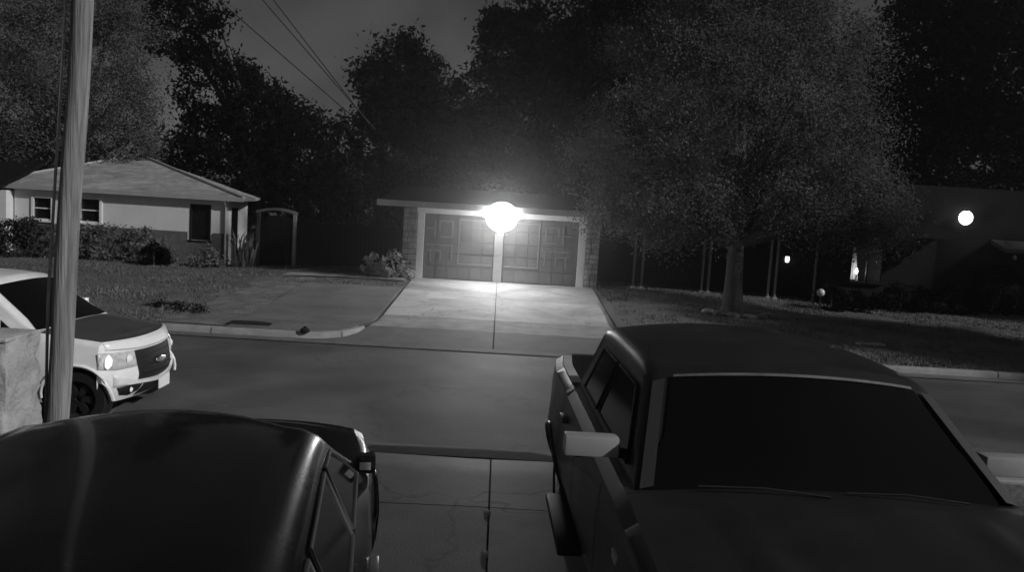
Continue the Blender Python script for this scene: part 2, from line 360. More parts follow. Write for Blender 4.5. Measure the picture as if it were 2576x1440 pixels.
def clumps(lobes, per_m2=1.6, spread=0.3):
    out = []
    for (cx, cy, cz, rx, ry, rz) in lobes:
        area = 4 * math.pi * ((rx * ry) ** 1.6 + (rx * rz) ** 1.6 + (ry * rz) ** 1.6) ** (1 / 1.6) / 3 ** (1 / 1.6)
        n = max(6, int(area * per_m2)); d = rng.normal(0, 1, (n, 3)); d /= np.linalg.norm(d, axis=1)[:, None]
        r = rng.uniform(0.55, 1.08, n)[:, None] ** 0.6
        p = np.array([cx, cy, cz]) + d * r * np.array([rx, ry, rz])
        out.append(np.concatenate([p, spread * rng.uniform(0.6, 1.4, (n, 1))], 1))
    return np.concatenate(out)
def tree(name, label, base, h, r, lobes, ma, per=1.6, N=60, size=0.12, spread=0.3, group=None, trunks=None, cat='tree'):
    root = empty(name, base, 0, label, cat, group)
    bx, by, bz = base
    L = [(l[0] - bx, l[1] - by, l[2] - bz, *l[3:]) for l in lobes]
    link('crown', leaf_mesh('crown', clumps(L, per, spread), N, size), ma, root)
    b = MB()
    lean = Vector((random.uniform(-.1, .1), 0, 0))
    b.tube([(0, 0, -0.15), (0.01, 0, 0.12), (lean.x * .3, 0, h * .4), (lean.x, 0, h)], [r * 1.7, r * 1.15, r * 0.95, r * 0.8], 10)
    for l in L:
        e = Vector(l[:3]); st = Vector((lean.x, 0, h - 0.1)); mid = st.lerp(e, 0.5) + Vector((0, 0, 0.15 * (e - st).length * 0.5))
        b.tube([st, mid, e, e + (e - mid) * 0.15], [r * 0.6, r * 0.4, r * 0.2, r * 0.06], 6)
    b.build('trunk', bark, root, 60)
    return root

# the big tree right of the garage: its crown hangs in front of the garage corner
lob = []
for (x, y, z, rr) in ((6.3, 22.4, 6.2, 2.6), (4.2, 22.0, 5.0, 1.9), (3.6, 21.6, 3.5, 1.15), (8.6, 22.6, 5.4, 2.2), (9.4, 22.4, 3.9, 1.5), (6.6, 23.3, 8.2, 2.6), (4.6, 23, 7.6, 1.8), (8.8, 23.3, 7.6, 1.9), (5.1, 21.8, 3.4, 1.3), (7.6, 21.6, 3.9, 1.3), (10.4, 22.6, 3.6, 1.1), (6.5, 23, 10.3, 2.4), (2.9, 22.4, 3.0, .6), (3.3, 22.2, 2.6, .5), (4.3, 22.0, 2.6, .7), (8.2, 21.8, 3.2, .9), (10.7, 22.3, 2.9, .9), (9.5, 22, 2.9, .9), (2.7, 22.2, 4.2, 1.0), (5.8, 21.4, 3.0, .8)):
    lob.append((x, y, z, rr, rr, rr * 0.85))
tree('shade_tree', 'big broad leafy tree standing in the lawn right of the lit garage', (6.75, 22.5, gz(6.75, 22.5)), 2.0, 0.27, lob, leaf_mid, 2.5, 135, 0.048, 0.27)
# hanging sprays at the garage corner
# big pale tree behind the left house
lob = []
for (x, y, z, rr) in ((-17.5, 33.5, 8.0, 3.0), (-19.8, 33, 5.5, 2.6), (-16.2, 33.2, 6.0, 1.9), (-18.5, 34, 11, 2.8), (-15.6, 33.4, 4.6, 1.2), (-21.5, 33, 9, 2.6), (-16.4, 34, 9.8, 1.6), (-18, 32, 4.2, 1.6)):
    lob.append((x, y, z, rr, rr, rr * 0.9))
tree('pale_tree', 'tall grey leafy tree behind the left house and the wooden pole', (-18, 33.8, 0.3), 3.0, 0.3, lob, leaf_lit, 1.6, 130, 0.062, 0.3)
# trees behind, unlit tone put in leaf colour, edges open to the sky
def mass(pts): return [(x, y, z, r_, r_, r_) for (x, y, z, r_) in pts]
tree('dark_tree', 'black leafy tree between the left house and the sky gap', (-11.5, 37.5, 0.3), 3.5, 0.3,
     mass([(-12.8, 37.5, 4.0, 2.6), (-11.3, 37.5, 6.0, 1.9), (-13.6, 38, 7.6, 1.9), (-15.3, 37.5, 10.2, 1.5), (-9.6, 37.5, 4.9, 1.9), (-13.0, 36.6, 10.4, 0.5), (-12.3, 37.6, 8.0, 0.7), (-8.8, 37, 2.6, 1.6), (-15.6, 38, 12.4, 1.6)]), leaf_shade_dark, 1.7, 60, 0.13, 0.26, 'trees behind the houses')
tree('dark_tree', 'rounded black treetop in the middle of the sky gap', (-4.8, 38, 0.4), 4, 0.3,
     mass([(-5.0, 38, 8.6, 1.9), (-6.9, 37.6, 6.2, 1.0), (-4.6, 38, 5.6, 2.6), (-6.6, 37, 3.4, 2.0), (-3.4, 38, 7.0, 2.1), (-2.2, 37.4, 5.2, 2.2), (-3.0, 37, 2.6, 1.8), (-6.2, 38, 8.4, 0.9), (-5.0, 38.3, 8.9, 1.0), (-4.8, 38.5, 8.0, 1.3), (-5.4, 38.2, 6.8, 1.4)]), leaf_shade_dark, 1.8, 60, 0.13, 0.26, 'trees behind the houses')
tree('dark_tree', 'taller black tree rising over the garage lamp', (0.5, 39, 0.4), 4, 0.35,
     mass([(0.2, 39, 10.2, 1.9), (2.6, 39.5, 11.6, 2.8), (-0.6, 38.6, 8.2, 1.7), (1.6, 38.8, 6.8, 2.8), (-0.6, 38.4, 5.0, 2.2), (4.6, 38.6, 8.8, 2.8), (3, 38, 4, 2.6), (0.5, 38, 3, 2), (-0.6, 39.3, 11.4, 0.9), (2.4, 40, 9.6, 2.2), (4.6, 40, 11.2, 2.0), (3.2, 39.6, 7.5, 2.0)]), leaf_shade_dark, 1.7, 60, 0.14, 0.28, 'trees behind the houses')
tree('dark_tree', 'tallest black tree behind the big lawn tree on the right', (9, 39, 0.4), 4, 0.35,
     mass([(6.8, 39, 12.6, 3.0), (10.2, 39, 11.5, 3.2), (13, 38.6, 9.5, 3.0), (8, 38, 7.5, 3.2), (11.5, 38, 6, 3.2), (7, 37.8, 4, 2.6), (13.8, 38, 5, 2.8), (12.9, 39, 12.2, 2.0)]), leaf_shade_dark, 1.5, 60, 0.15, 0.3, 'trees behind the houses')
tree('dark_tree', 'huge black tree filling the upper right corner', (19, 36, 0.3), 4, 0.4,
     mass([(18.3, 36, 10.5, 3.0), (21.5, 35, 9.5, 3.4), (16.8, 35.5, 7.6, 2.6), (19.5, 34.5, 6.2, 3.0), (22.5, 34.5, 5.5, 3), (20, 36, 13.5, 3.0), (16.2, 35, 5, 2.0), (17, 34.5, 3.8, 2.0), (24, 36, 12.5, 3.0)]), leaf_shade_dark, 1.4, 60, 0.15, 0.3, 'trees behind the houses')

tree('added_tree', 'added unseen tree off to the right that shades the right lawn', (23, 14, .1), 4, .3, mass([(23, 14, 7, 3.4), (21, 15, 6.2, 2.6), (25, 13.5, 6.5, 2.6), (23, 14, 9.5, 2.4)]), leaf_mid, 1.2, 50, .15, .3, 'added shade trees')  # unseen trees added out of view to shade the right side
tree('added_tree', 'added unseen tree off to the right that shades the dark house', (33, 20, .1), 4, .3, mass([(33, 20, 7.5, 3.8), (30.5, 21, 7, 3), (35, 19.5, 7, 3), (33, 20, 10.5, 2.8), (30, 22, 10, 2.4)]), leaf_mid, 1.2, 50, .15, .3, 'added shade trees')
C_ = []
for i in range(900):
    x = random.uniform(-48, 40); hgt = 6.2 + 1.6 * math.sin(x * .31) + 1.1 * math.sin(x * .83 + 1)
    C_.append((x, 54 + random.uniform(-2, 2), random.uniform(.5, hgt), .75))
wd = link('far_woods', leaf_mesh('far_woods', np.array(C_), 70, .22), leaf_shade_dark); wd['kind'] = 'stuff'
def bush(name, label, lobes, ma, per=9, N=40, size=0.06, spread=0.1, cat='bush', group=None):
    bx, by = lobes[0][0], lobes[0][1]; bz = gz(bx, by)
    root = empty(name, (bx, by, bz), 0, label, cat, group)
    L = [(l[0] - bx, l[1] - by, l[2] - bz, *l[3:]) for l in lobes]
    link('leaves', leaf_mesh('leaves', clumps(L, per, spread), N, size), ma, root)
    b = MB()
    for l in L:
        b.tube([(l[0] * .2, l[1] * .2, -0.05), (l[0] * .7, l[1] * .7, l[2] * .5), (l[0], l[1], l[2] + l[5] * .5)], [0.03, 0.02, 0.008], 5)
    b.build('stems', bark, root)
    return root
bush('garage_bush', 'pale leafy bush at the left corner of the garage', [(-3.35, 25.1, 0.85, 0.42, 0.35, 0.42), (-3.95, 25.2, 0.8, 0.35, 0.3, 0.35), (-2.95, 25.0, 0.62, 0.25, 0.2, 0.25)], leaf_pale, 9, 26, 0.085, 0.09)
bush('round_bush', 'tall dark clipped bush under the porch windows of the left house', [(-16.2, 27.0, 0.65, 0.95, 0.5, 0.8), (-15.7, 27.0, 1.05, 0.6, 0.4, 0.5)], leaf_round, 14, 40, 0.06, 0.08)
bush('long_hedge', 'long low grey hedge below the pale wall left of the door', [(-13.4, 27.5, 0.8, 0.95, 0.4, 0.72), (-12.3, 27.5, 0.75, 0.8, 0.4, 0.7), (-14.5, 27.5, 0.85, 0.7, 0.4, 0.72), (-11.55, 27.5, 0.6, 0.4, 0.35, 0.6)], leaf_hedge, 12, 40, 0.06, 0.09, 'hedge')
bush('round_bush', 'small round dark bush in front of the long hedge', [(-11.5, 26.7, 0.5, 0.5, 0.4, 0.45)], leaf_shade_dark, 16, 40, 0.06, 0.07)
bush('round_bush', 'low grey bush right of the door of the left house', [(-10.0, 27.2, 0.5, 0.45, 0.4, 0.42), (-9.6, 27.2, 0.4, 0.35, 0.3, 0.3)], leaf_hedge, 12, 40, 0.06, 0.08)
# tall blade plant at the corner of the left house
pl = empty('yucca', (-8.75, 27.4, gz(-8.75, 27.4)), 0, 'spiky tall plant at the right corner of the left house', 'plant')
b = MB()
for i in range(60):
    t = random.uniform(0, 6.28); l = random.uniform(0.7, 1.5); o = random.uniform(.15, .6) * l; bx = random.uniform(-.3, .3)
    d = Vector((math.cos(t), math.sin(t), 0)); n = Vector((-d.y, d.x, 0)) * 0.03; p0 = Vector((bx, 0, 0)); p1 = p0 + d * o * .4 + Vector((0, 0, l * .7)); p2 = p0 + d * o + Vector((0, 0, l * .9))
    b.add([p0 - n, p0 + n, p1 + n, p1 - n, p2], [(0, 1, 2, 3), (3, 2, 4)])
b.build('leaves', leaf_hedge, pl); MB().tube([(0, 0, -.05), (0, 0, .5)], .08, 8).build('stem', bark, pl)
bush('dark_shrub', 'dark low shrub on the right lawn left of the lit window', [(10.4, 24.4, 0.62, 0.5, 0.45, 0.42), (11.2, 24.6, 0.55, 0.5, 0.45, 0.4)], leaf_shade_dark, 12, 40, 0.06, 0.09)
bush('dark_shrub', 'wide dark shrub under the lit window on the right', [(13.2, 25.6, 0.65, 1.0, 0.6, 0.5), (15.0, 25.8, 0.7, 1.1, 0.6, 0.6)], leaf_shade_dark, 10, 40, 0.06, 0.1)
bush('dark_shrub', 'tall dark shrub below the bright wall lamp on the right', [(17.2, 26.8, 1.0, 1.2, 0.8, 0.95), (19.2, 27.0, 0.9, 1.0, 0.8, 0.8)], leaf_shade_dark, 9, 40, 0.07, 0.12)

# ---------------------------------------------------------------- garage house
GY = 25.7; GZ = 0.46
gh = empty('garage_house', (0, GY, GZ), 0, 'low house with a lit double garage at the end of the far driveway', 'house')
def gp(name, mb, ma, parent=gh, smooth=None):
    mb.v = [(x, y - GY, z - GZ) for (x, y, z) in mb.v]; return mb.build(name, ma, parent, smooth)
DT = 2.57
b = MB()
b.box(-3.05, -2.66, GY + .06, 33, 0.2, 2.75); b.box(2.78, 3.2, GY + .06, 28.4, 0.2, 2.75)
b.box(-3.05, 3.2, GY + .06, 33, DT + 0.02, 2.76); b.box(-2.66, 2.78, GY + 0.5, GY + 0.6, 0.3, 2.6)
gp('garage_wall', b, wall_dark)
gp('porch_wall', MB().box(3.2, 14.6, 28.4, 33, 0.0, 2.75), wall_dark)
# roof: low pitch with deep fascia
b = MB()
def roof_quad(x0, x1, y0, y1, z0, z1, th=0.12):
    b.add([(x0, y0, z0), (x1, y0, z0), (x1, y1, z1), (x0, y1, z1), (x0, y0, z0 + th), (x1, y0, z0 + th), (x1, y1, z1 + th), (x0, y1, z1 + th)],
          [(0, 3, 2, 1), (4, 5, 6, 7), (0, 1, 5, 4), (1, 2, 6, 5), (2, 3, 7, 6), (3, 0, 4, 7)])
roof_quad(-3.85, 14.9, 25.1, 29.6, 2.78, 3.35); roof_quad(-3.85, 14.9, 34, 29.6, 2.78, 3.35)
gp('roof', b, roof_dark)
gp('fascia', MB().box(-3.9, 3.35, 25.07, 25.095, 2.74, 2.93), trim_g)
gp('porch_fascia', MB().box(3.36, 14.9, 25.07, 25.095, 2.74, 2.93), wall_dark)  # unlit stretch of the same fascia, its darkness put into the colour
gp('soffit', MB().box(-3.85, 14.9, 25.1, 25.74, 2.762, 2.778), trim_g)
gp('header_trim', MB().bbox(-2.7, 2.82, GY - 0.02, GY + 0.05, DT, 2.745, 0.008), trim_w)
for (x0, x1) in ((-2.66, -2.44), (-0.16, 0.13), (2.56, 2.80)):
    gp('door_post', MB().bbox(x0, x1, GY - 0.03, GY + 0.14, dz(GY) - 0.02, DT - 0.002, 0.012), trim_w if abs(x0) > 1 else trim_g)
# doors
for (x0, x1, inner) in ((-2.43, -0.17, 1), (0.14, 2.55, -1)):
    dr = gp('garage_door', MB().box(x0, x1, GY + 0.12, GY + 0.16, dz(GY) - 0.01, DT - 0.005), door_g)
    nr, nc = 5, 6; W = (x1 - x0) / nc; H = (DT - dz(GY)) / nr
    for i in range(nr):
        for j in range(nc):
            xa, za = x0 + j * W, dz(GY) + i * H
            mb = MB().bbox(xa + .012, xa + W - .012, GY + 0.098, GY + 0.121, za + .012, za + H - .012, 0.007)
            gp('door_panel', mb, door_p, dr)
    # raised mouldings: a tall frame beside the middle post, stepped keys on the outer half
    xin = x1 if inner > 0 else x0; sg = -inner
    def strip(a0, a1, z0, z1):
        xa, xb = sorted((xin + sg * a0, xin + sg * a1)); gp('door_moulding', MB().bbox(xa, xb, GY + 0.072, GY + 0.0975, z0, z1, 0.006), mould, dr)
    zb = dz(GY)
    strip(0.05, 1.12, zb + .50, zb + .55); strip(1.12, 1.17, zb + .50, zb + 1.98); strip(0.05, 1.12, zb + 1.93, zb + 1.98)
    strip(1.34, 1.39, zb + 1.35, zb + 1.9); strip(1.39, 1.75, zb + 1.85, zb + 1.9); strip(1.39, 1.75, zb + 1.35, zb + 1.40)
    strip(1.75, 1.80, zb + 1.55, zb + 1.9); strip(1.90, 1.95, zb + 1.35, zb + 1.9); strip(1.95, 2.2, zb + 1.6, zb + 1.65)
    strip(1.34, 2.2, zb + 1.08, zb + 1.13); strip(1.34, 1.39, zb + .62, zb + 1.08); strip(1.7, 1.75, zb + .62, zb + .95); strip(1.75, 2.15, zb + .9, zb + .95)
    strip(2.02, 2.07, zb + .55, zb + .9)
# stone piers: loose laid stones as pieces
for (x0, x1, y0) in ((-3.12, -2.665, GY - 0.02), (2.805, 3.24, GY - 0.02)):
    pr = gp('stone_pier', MB().box(x0 + .02, x1 - .02, y0 + .02, y0 + 0.4, 0.2, 2.74), mortar)
    z = dz(GY) - 0.1
    while z < 2.70:
        hh = random.uniform(.13, .22); x = x0
        hh = min(hh, 2.735 - z)
        while x < x1 - 0.03:
            ww = min(random.uniform(.12, .26), x1 - x)
            if x1 - x - ww < .07: ww = x1 - x
            dy = random.uniform(.0, .05)
            gp('stone', MB().bbox(x + .008, x + ww - .008, y0 - .015 - dy, y0 + .1, z + .008, z + hh - .008, 0.022), stone_m, pr, 50)
            x += ww
        z += hh
# porch posts in pairs
for x in (4.6, 4.88, 6.94, 7.16, 9.22, 9.45, 10.78):
    zb = gz(x, 26.8)
    o = gp('porch_post', MB().tube([(x, 26.8, zb - .05), (x, 26.8, 2.74)], 0.045, 8).box(x - .08, x + .08, 26.72, 26.88, zb - .05, zb + .04), trim_g)
gp('porch_beam', MB().box(3.3, 14.6, 26.72, 26.88, 2.62, 2.76), wall_dark)
b = MB(); b.box(3.25, 13.0, 26.4, 28.4, 0.0, 0.24); gp('porch_slab', b, wall_dark)
# lit window at the right end of the porch wall
X0, X1, Z0, Z1 = 11.72, 12.86, 1.16, 2.34; WY = 26.4
wf = gp('window', MB().box(X0, X0 + .06, WY - .08, WY + .05, Z0, Z1).box(X1 - .06, X1, WY - .08, WY + .05, Z0, Z1).box(X0 + .06, X1 - .06, WY - .08, WY + .05, Z1 - .06, Z1).box(X0 - .08, X1 + .08, WY - .12, WY + .06, Z0 - .07, Z0).box(12.30, 12.34, WY - .06, WY + .03, Z0, Z1 - .06), wall_dark)
gp('end_wall', MB().box(10.9, X0, WY, 28.4, 0, 2.75).box(X1, 14.6, WY, 28.4, 0, 2.75).box(X0, X1, WY, WY + .15, Z1, 2.75).box(X0, X1, WY, WY + .15, 0, Z0 - .07).box(X0, X1, 28.3, 28.4, 0, 2.75), wall_dark)
cb = MB(); cb.grid(lambda u, v: (X0 + .20 + 0.34 * u * (1 - .5 * v), WY + .42 + 0.03 * math.sin(u * 22), Z0 + .02 + v * 1.1), lin(0, 1, 24), lin(0, 1, 8))
gp('curtain', cb, curtain, wf, 60); cb = MB(); cb.grid(lambda u, v: (X1 - .02 + 0.14 * u, WY + .42 + 0.03 * math.sin(u * 20), Z0 + .62 + v * 0.5), lin(0, 1, 16), lin(0, 1, 6))
gp('curtain', cb, curtain, wf, 60)
pg = bpy.data.materials.new('clear_pane'); pg.use_nodes = True; pb = pg.node_tree.nodes['Principled BSDF']; pb.inputs['Transmission Weight'].default_value = 1; pb.inputs['Roughness'].default_value = 0; pb.inputs['IOR'].default_value = 1.4
gp('pane', MB().box(X0 + .061, 12.299, WY - .03, WY - .024, Z0 + .001, Z1 - .061), pg, wf); gp('pane', MB().box(12.341, X1 - .061, WY - .03, WY - .024, Z0 + .001, Z1 - .061), pg, wf)
# ---------------------------------------------------------------- wall flood lamp (the light source of the picture)
lampx, lampz, lampy = 0.03, 2.60, 25.03
fl_ = empty('flood_lamp', (lampx, lampy, lampz), 0, 'glaring white flood lamp above the garage doors under the eave', 'lamp')
glow = emit('lamp_glow', 1.0, 36.0)
b = MB(); prof = [(0.0, -0.46)] + [(0.50 * math.cos(t), 0.46 * math.sin(t)) for t in lin(-1.45, 1.45, 17)] + [(0, 0.46)]
b.lathe(prof, 32); b.v = [(x, y * 0.35, z) for x, y, z in b.v]; b.build('glow_body', glow, fl_, 60)  # oversized glowing body takes the shape of the bloom round the small lamp
for s in (-1, 1):
    hd = MB().lathe([(0.0, 0.0), (0.02, 0.0), (0.05, 0.10), (0.10, 0.22), (0.14, 0.30)], 16, 'x'); hd.v = [(s * (0.68 - x), y, z * 0.9 + 0.03) for x, y, z in hd.v]; hd.build('lamp_flare', glow, fl_, 60)  # glowing cones drawn out to the shape of the side flare spikes
sn = MB().lathe([(0.0, -0.58), (0.03, -0.56), (0.07, -0.46), (0.14, -0.36)], 16); sn.v = [(x - .03, y * .8, z) for x, y, z in sn.v]; sn.build('sensor_flare', glow, fl_, 60)  # lower flare spike shaped as a glowing cone at the sensor
MB().box(-0.2, 0.2, 0.18, 0.60, -0.1, 0.12).build('bracket', metal_d, fl_)
MB().lathe([(0.0, 0.2), (0.30, 0.19), (0.42, 0.12), (0.43, 0.10)], 24, 'y').build('reflector', metal_d, fl_, 60)
sp = bpy.data.lights.new('flood_beam', 'SPOT'); spo = bpy.data.objects.new('flood_beam', sp); COL.objects.link(spo); spo.parent = fl_
sp.energy = 390; sp.spot_size = R(172); sp.spot_blend = 0.5; sp.shadow_soft_size = 0.25
spo.location = (0, -0.45, -0.1); spo.rotation_euler = (R(-36), 0, 0)

# ---------------------------------------------------------------- other lamps
ln = empty('porch_lantern', (10.35, 28.36, 1.67), 0, 'small lit lantern on the dark porch wall between the thin posts', 'lamp')
MB().lathe([(0, -.12), (.06, -.1), (.075, 0), (.06, .1), (0, .13)], 14).build('lantern_glass', emit('lantern_glow', 1, 3.0), ln, 60)
MB().lathe([(.085, .1), (.04, .17), (0, .19)], 12).box(-.02, .02, 0, .06, -.02, .02).build('lantern_cap', metal_d, ln)
wl = empty('wall_lamp', (17.5, 29.86, 3.57), 0, 'bright round wall lamp high on the dark house at far right', 'lamp')
MB().lathe([(0, -.27)] + [(0.24 * math.cos(t), 0.27 * math.sin(t)) for t in lin(-1.4, 1.4, 13)] + [(0, .27)], 20).build('glow_body', emit('wall_lamp_glow', 1, 4.0), wl, 60)
MB().tube([(0, 0, .2), (0, .1, .36), (0, .3, .3)], .03, 8).lathe([(.1, .25), (.06, .33), (0, .34)], 12).build('lamp_arm', metal_d, wl, 60)
gl = empty('garden_globe', (9.88, 24.0, gz(9.88, 24.0)), 0, 'dull grey glass ball on a short stake in the right lawn', 'garden globe')
MB().lathe([(0, -.12)] + [(0.12 * math.cos(t), 0.12 * math.sin(t)) for t in lin(-1.4, 1.4, 11)] + [(0, .12)], 18, off=(0, 0, .56)).build('ball', mat('globe_glass', .55, .35, .05, 3), gl, 60)
MB().tube([(0, 0, -.05), (0, 0, .45)], .02, 8).build('stake', metal_d, gl)
tl = empty('table_lamp', (12.12, 26.66, 1.36), 0, 'small lit table lamp glowing inside the right window', 'lamp')
MB().lathe([(0, .02), (.04, .05), (.05, .12), (.03, .2), (0, .24)], 14).build('bulb', emit('bulb_glow', 1, 90.0), tl, 60)
MB().lathe([(0, -.27), (.09, -.27), (.09, -.22), (.02, -.2), (.02, .02)], 14).build('lamp_base', metal_d, tl)
MB().box(11.73, 12.85, 26.56, 26.9, 1.025, 1.09).build('window_ledge', trim_g)
tag(bpy.data.objects['window_ledge'], 'shallow ledge under the table lamp inside the right window', 'shelf')

# ---------------------------------------------------------------- left house
HY = 28.5; HZ = 0.2
lh = empty('gabled_house', (-12.5, HY, HZ), 0, 'pale house with a low front gable behind the hedge at left', 'house')
def hp(name, mb, ma, parent=lh, smooth=None):
    mb.v = [(x + 12.5, y - HY, z - HZ) for (x, y, z) in mb.v]; return mb.build(name, ma, parent, smooth)
# front wall built round its openings
EZ = 2.55
ops = [(-16.5, -15.9, 1.52, 2.25), (-14.85, -14.2, 1.52, 2.3), (-11.02, -10.28, 1.08, 2.36)]
b = MB(); x = -17.2
for (x0, x1, z0, z1) in ops:
    b.box(x, x0, HY, HY + .15, -.1, EZ); b.box(x0, x1, HY, HY + .15, -.1, z0); b.box(x0, x1, HY, HY + .15, z1, EZ); x = x1
b.box(x, -9.66, HY, HY + .15, -.1, EZ)
b.box(-9.81, -9.66, HY + .15, HY + .3, -.1, EZ); b.box(-9.81, -9.66, HY + .95, 30.6, -.1, EZ); b.box(-9.81, -9.66, HY + .3, HY + .95, -.1, 1.0); b.box(-9.81, -9.66, HY + .3, HY + .95, 2.3, EZ)
b.box(-17.2, -17.05, HY + .15, 38, -.1, EZ)
hp('wall', b, siding)
bb_ = mat('base_brick', .10, .9, .25, 6, .02, 20)
hp('base_course', MB().box(-17.22, -11.09, HY - .03, HY - .002, -.1, 1.36).box(-11.09, -10.21, HY - .03, HY - .002, -.1, 1.02).box(-10.21, -9.64, HY - .03, HY - .002, -.1, 1.36), bb_)
pk = Vector((-15.4, 34.2, 4.16)); EF, EB, XR, XL, ER = HY - .22, 38.5, -9.08, -18.2, 29.3
c0, c1, c2, c3, c4 = Vector((XL, EF, 2.66)), Vector((XR, EF, 2.66)), Vector((XR, ER, 2.66)), Vector((-11.5, EB, 2.66)), Vector((XL, EB, 2.66))
b = MB(); V = [c0, c1, c2, c3, c4, pk]; dn = Vector((0, 0, -.10))
b.add(V + [v + dn for v in V], [(0, 1, 5), (1, 2, 5), (2, 3, 5), (3, 4, 5), (4, 0, 5), (6, 11, 7), (7, 11, 8), (8, 11, 9), (9, 11, 10), (10, 11, 6), (0, 6, 7, 1), (1, 7, 8, 2), (2, 8, 9, 3), (3, 9, 10, 4), (4, 10, 6, 0)])
hp('roof', b, roofm)
hc = MB(); hc.tube([c1 + Vector((0, 0, .02)), pk + Vector((0, 0, .03))], .06, 6); hc.tube([c0 + Vector((0, 0, .02)), pk + Vector((0, 0, .03))], .06, 6); hp('hip_cap', hc, trim_g)
hp('fascia', MB().box(XL, XR, EF - .03, EF - .004, 2.53, 2.69), trim_g)
hp('soffit', MB().box(XL, XR - .02, EF + .01, HY + .02, 2.545, 2.558), siding)
hp('downpipe', MB().tube([(-9.75, HY - .2, 2.5), (-9.75, HY - .06, 2.3), (-9.75, HY - .06, .3)], .04, 8), trim_g)
# left wing with its own eave
hp('wing_wall', MB().box(-24, -17.25, HY - .4, 38, -.1, 2.45), siding)
b = MB(); b.add([(-24, HY - 1.2, 2.5), (-17.0, HY - 1.2, 2.5), (-17.6, HY + 4, 3.9), (-24, HY + 4, 3.9), (-24, HY - 1.2, 2.6), (-17.0, HY - 1.2, 2.6), (-17.6, HY + 4, 4), (-24, HY + 4, 4)], [(0, 3, 2, 1), (4, 5, 6, 7), (0, 1, 5, 4), (1, 2, 6, 5), (2, 3, 7, 6), (3, 0, 4, 7)])
hp('wing_roof', b, roof_dark)
for i, (x0, x1, z0, z1) in enumerate(ops):
    if i < 2:
        fr_ = hp('window', MB().box(x0 - .09, x0, HY - .05, HY + .06, z0 - .06, z1 + .05).box(x1, x1 + .09, HY - .05, HY + .06, z0 - .06, z1 + .05).box(x0, x1, HY - .05, HY + .06, z1, z1 + .05).box(x0 - .1, x1 + .1, HY - .08, HY + .06, z0 - .12, z0 - .06).box(x0, x1, HY + .02, HY + .06, (z0 + z1) / 2 - .02, (z0 + z1) / 2 + .02), trim_w)
        hp('pane', MB().box(x0, x1, HY + .065, HY + .08, z0 - .06, z1), house_glass, fr_)
    else:
        fr_ = hp('window', MB().box(x0 + .004, x0 + .05, HY - .02, HY + .1, z0, z1).box(x1 - .05, x1 - .004, HY - .02, HY + .1, z0, z1).box(x0 + .05, x1 - .05, HY - .02, HY + .1, z1 - .05, z1 - .004).box(x0 - .05, x1 + .05, HY - .06, HY + .1, z0 - .055, z0 - .004), wall_dark)
        hp('pane', MB().box(x0 + .05, x1 - .05, HY + .065, HY + .08, z0, z1 - .05), house_glass, fr_)
sw_ = hp('window', MB().box(-9.70, -9.64, HY + .3, HY + .36, 1.0, 2.3).box(-9.70, -9.64, HY + .89, HY + .95, 1.0, 2.3).box(-9.70, -9.64, HY + .36, HY + .89, 2.24, 2.3).box(-9.70, -9.64, HY + .36, HY + .89, 1.0, 1.06), wall_dark)
hp('pane', MB().box(-9.74, -9.702, HY + .3, HY + .95, 1.0, 2.3), house_glass, sw_)
# arbour gate right of the house
ab = empty('arbour_gate', (-7.9, 28.4, 0.16), 0, 'dark garden gate between two pale posts under an arched top', 'gate')
for x in (-.66, .62): MB().bbox(x - .06, x + .06, -.06, .06, -.2, 2.08, .01).build('gate_post', trim_g if x > 0 else bark, ab)
b = MB(); b.grid(lambda u, v: (-.75 + 1.46 * u, -.07 + .14 * (v > .5), 2.02 + .13 * math.sin(math.pi * u) + .09 * (v in (.34, .67))), lin(0, 1, 15), [0, .34, .67, 1]); b.build('arch_top', mat('gate_wood', .17, .85, .2, 6), ab)
for k in range(8):
    MB().bbox(-.59 + k * .147, -.59 + k * .147 + .138, -.012, .02, 0.0, 1.85 + .12 * math.sin(math.pi * (k + .5) / 8), .004).build('board', wall_dark, ab)
for z in (.3, 1.5): MB().box(-.6, .56, .022, .06, z, z + .09).build('gate_rail', wall_dark, ab)
# side fence linking gate and garage, lost in the dark
fn = empty('board_fence', (-5.1, 28.4, 0.2), 0, 'dark board fence between the garden gate and the garage', 'fence')
for k in range(28):
    MB().bbox(-2.1 + k * .147, -2.1 + k * .147 + .138, -.012, .02, -.1, 1.75 + random.uniform(-.02, .02), .004).build('board', wall_dark, fn)
for z in (.25, 1.35): MB().box(-2.1, 2.0, .022, .06, z, z + .09).build('rail', wall_dark, fn)

# right neighbour house
rh = empty('dark_house', (20, 30, 0.3), 0, 'dark low house at the far right edge under the round wall lamp', 'house')
MB().box(-5, 9, 0, 8, -.4, 2.3).box(-5, 0.5, .02, 8, 2.3, 4.4).build('wall', wall_dark, rh)
b = MB(); b.add([(-1.35, -.9, 2.06), (9, -.9, 2.06), (9, 4, 3.6), (-1.35, 4, 3.6), (-1.35, -.9, 2.22), (9, -.9, 2.22), (9, 4, 3.76), (-1.35, 4, 3.76)], [(0, 3, 2, 1), (4, 5, 6, 7), (0, 1, 5, 4), (1, 2, 6, 5), (2, 3, 7, 6), (3, 0, 4, 7)])
b.build('eave_roof', mat('eave_shingle', .025, .9, .2, 3), rh)
wn = MB().box(1.4, 1.5, -.05, -.002, .6, 1.8).box(2.6, 2.7, -.05, -.002, .6, 1.8).box(1.5, 2.6, -.05, -.002, 1.7, 1.8).box(1.5, 2.6, -.05, -.002, .6, .7).build('window', wall_dark, rh)
MB().box(1.5, 2.6, -.03, -.02, .7, 1.7).build('pane', house_glass, wn)
hb = empty('hanging_ornament', (19.03, 29.1, 2.25), 0, 'faint pale hanging ornament under the eave at far right', 'ornament')
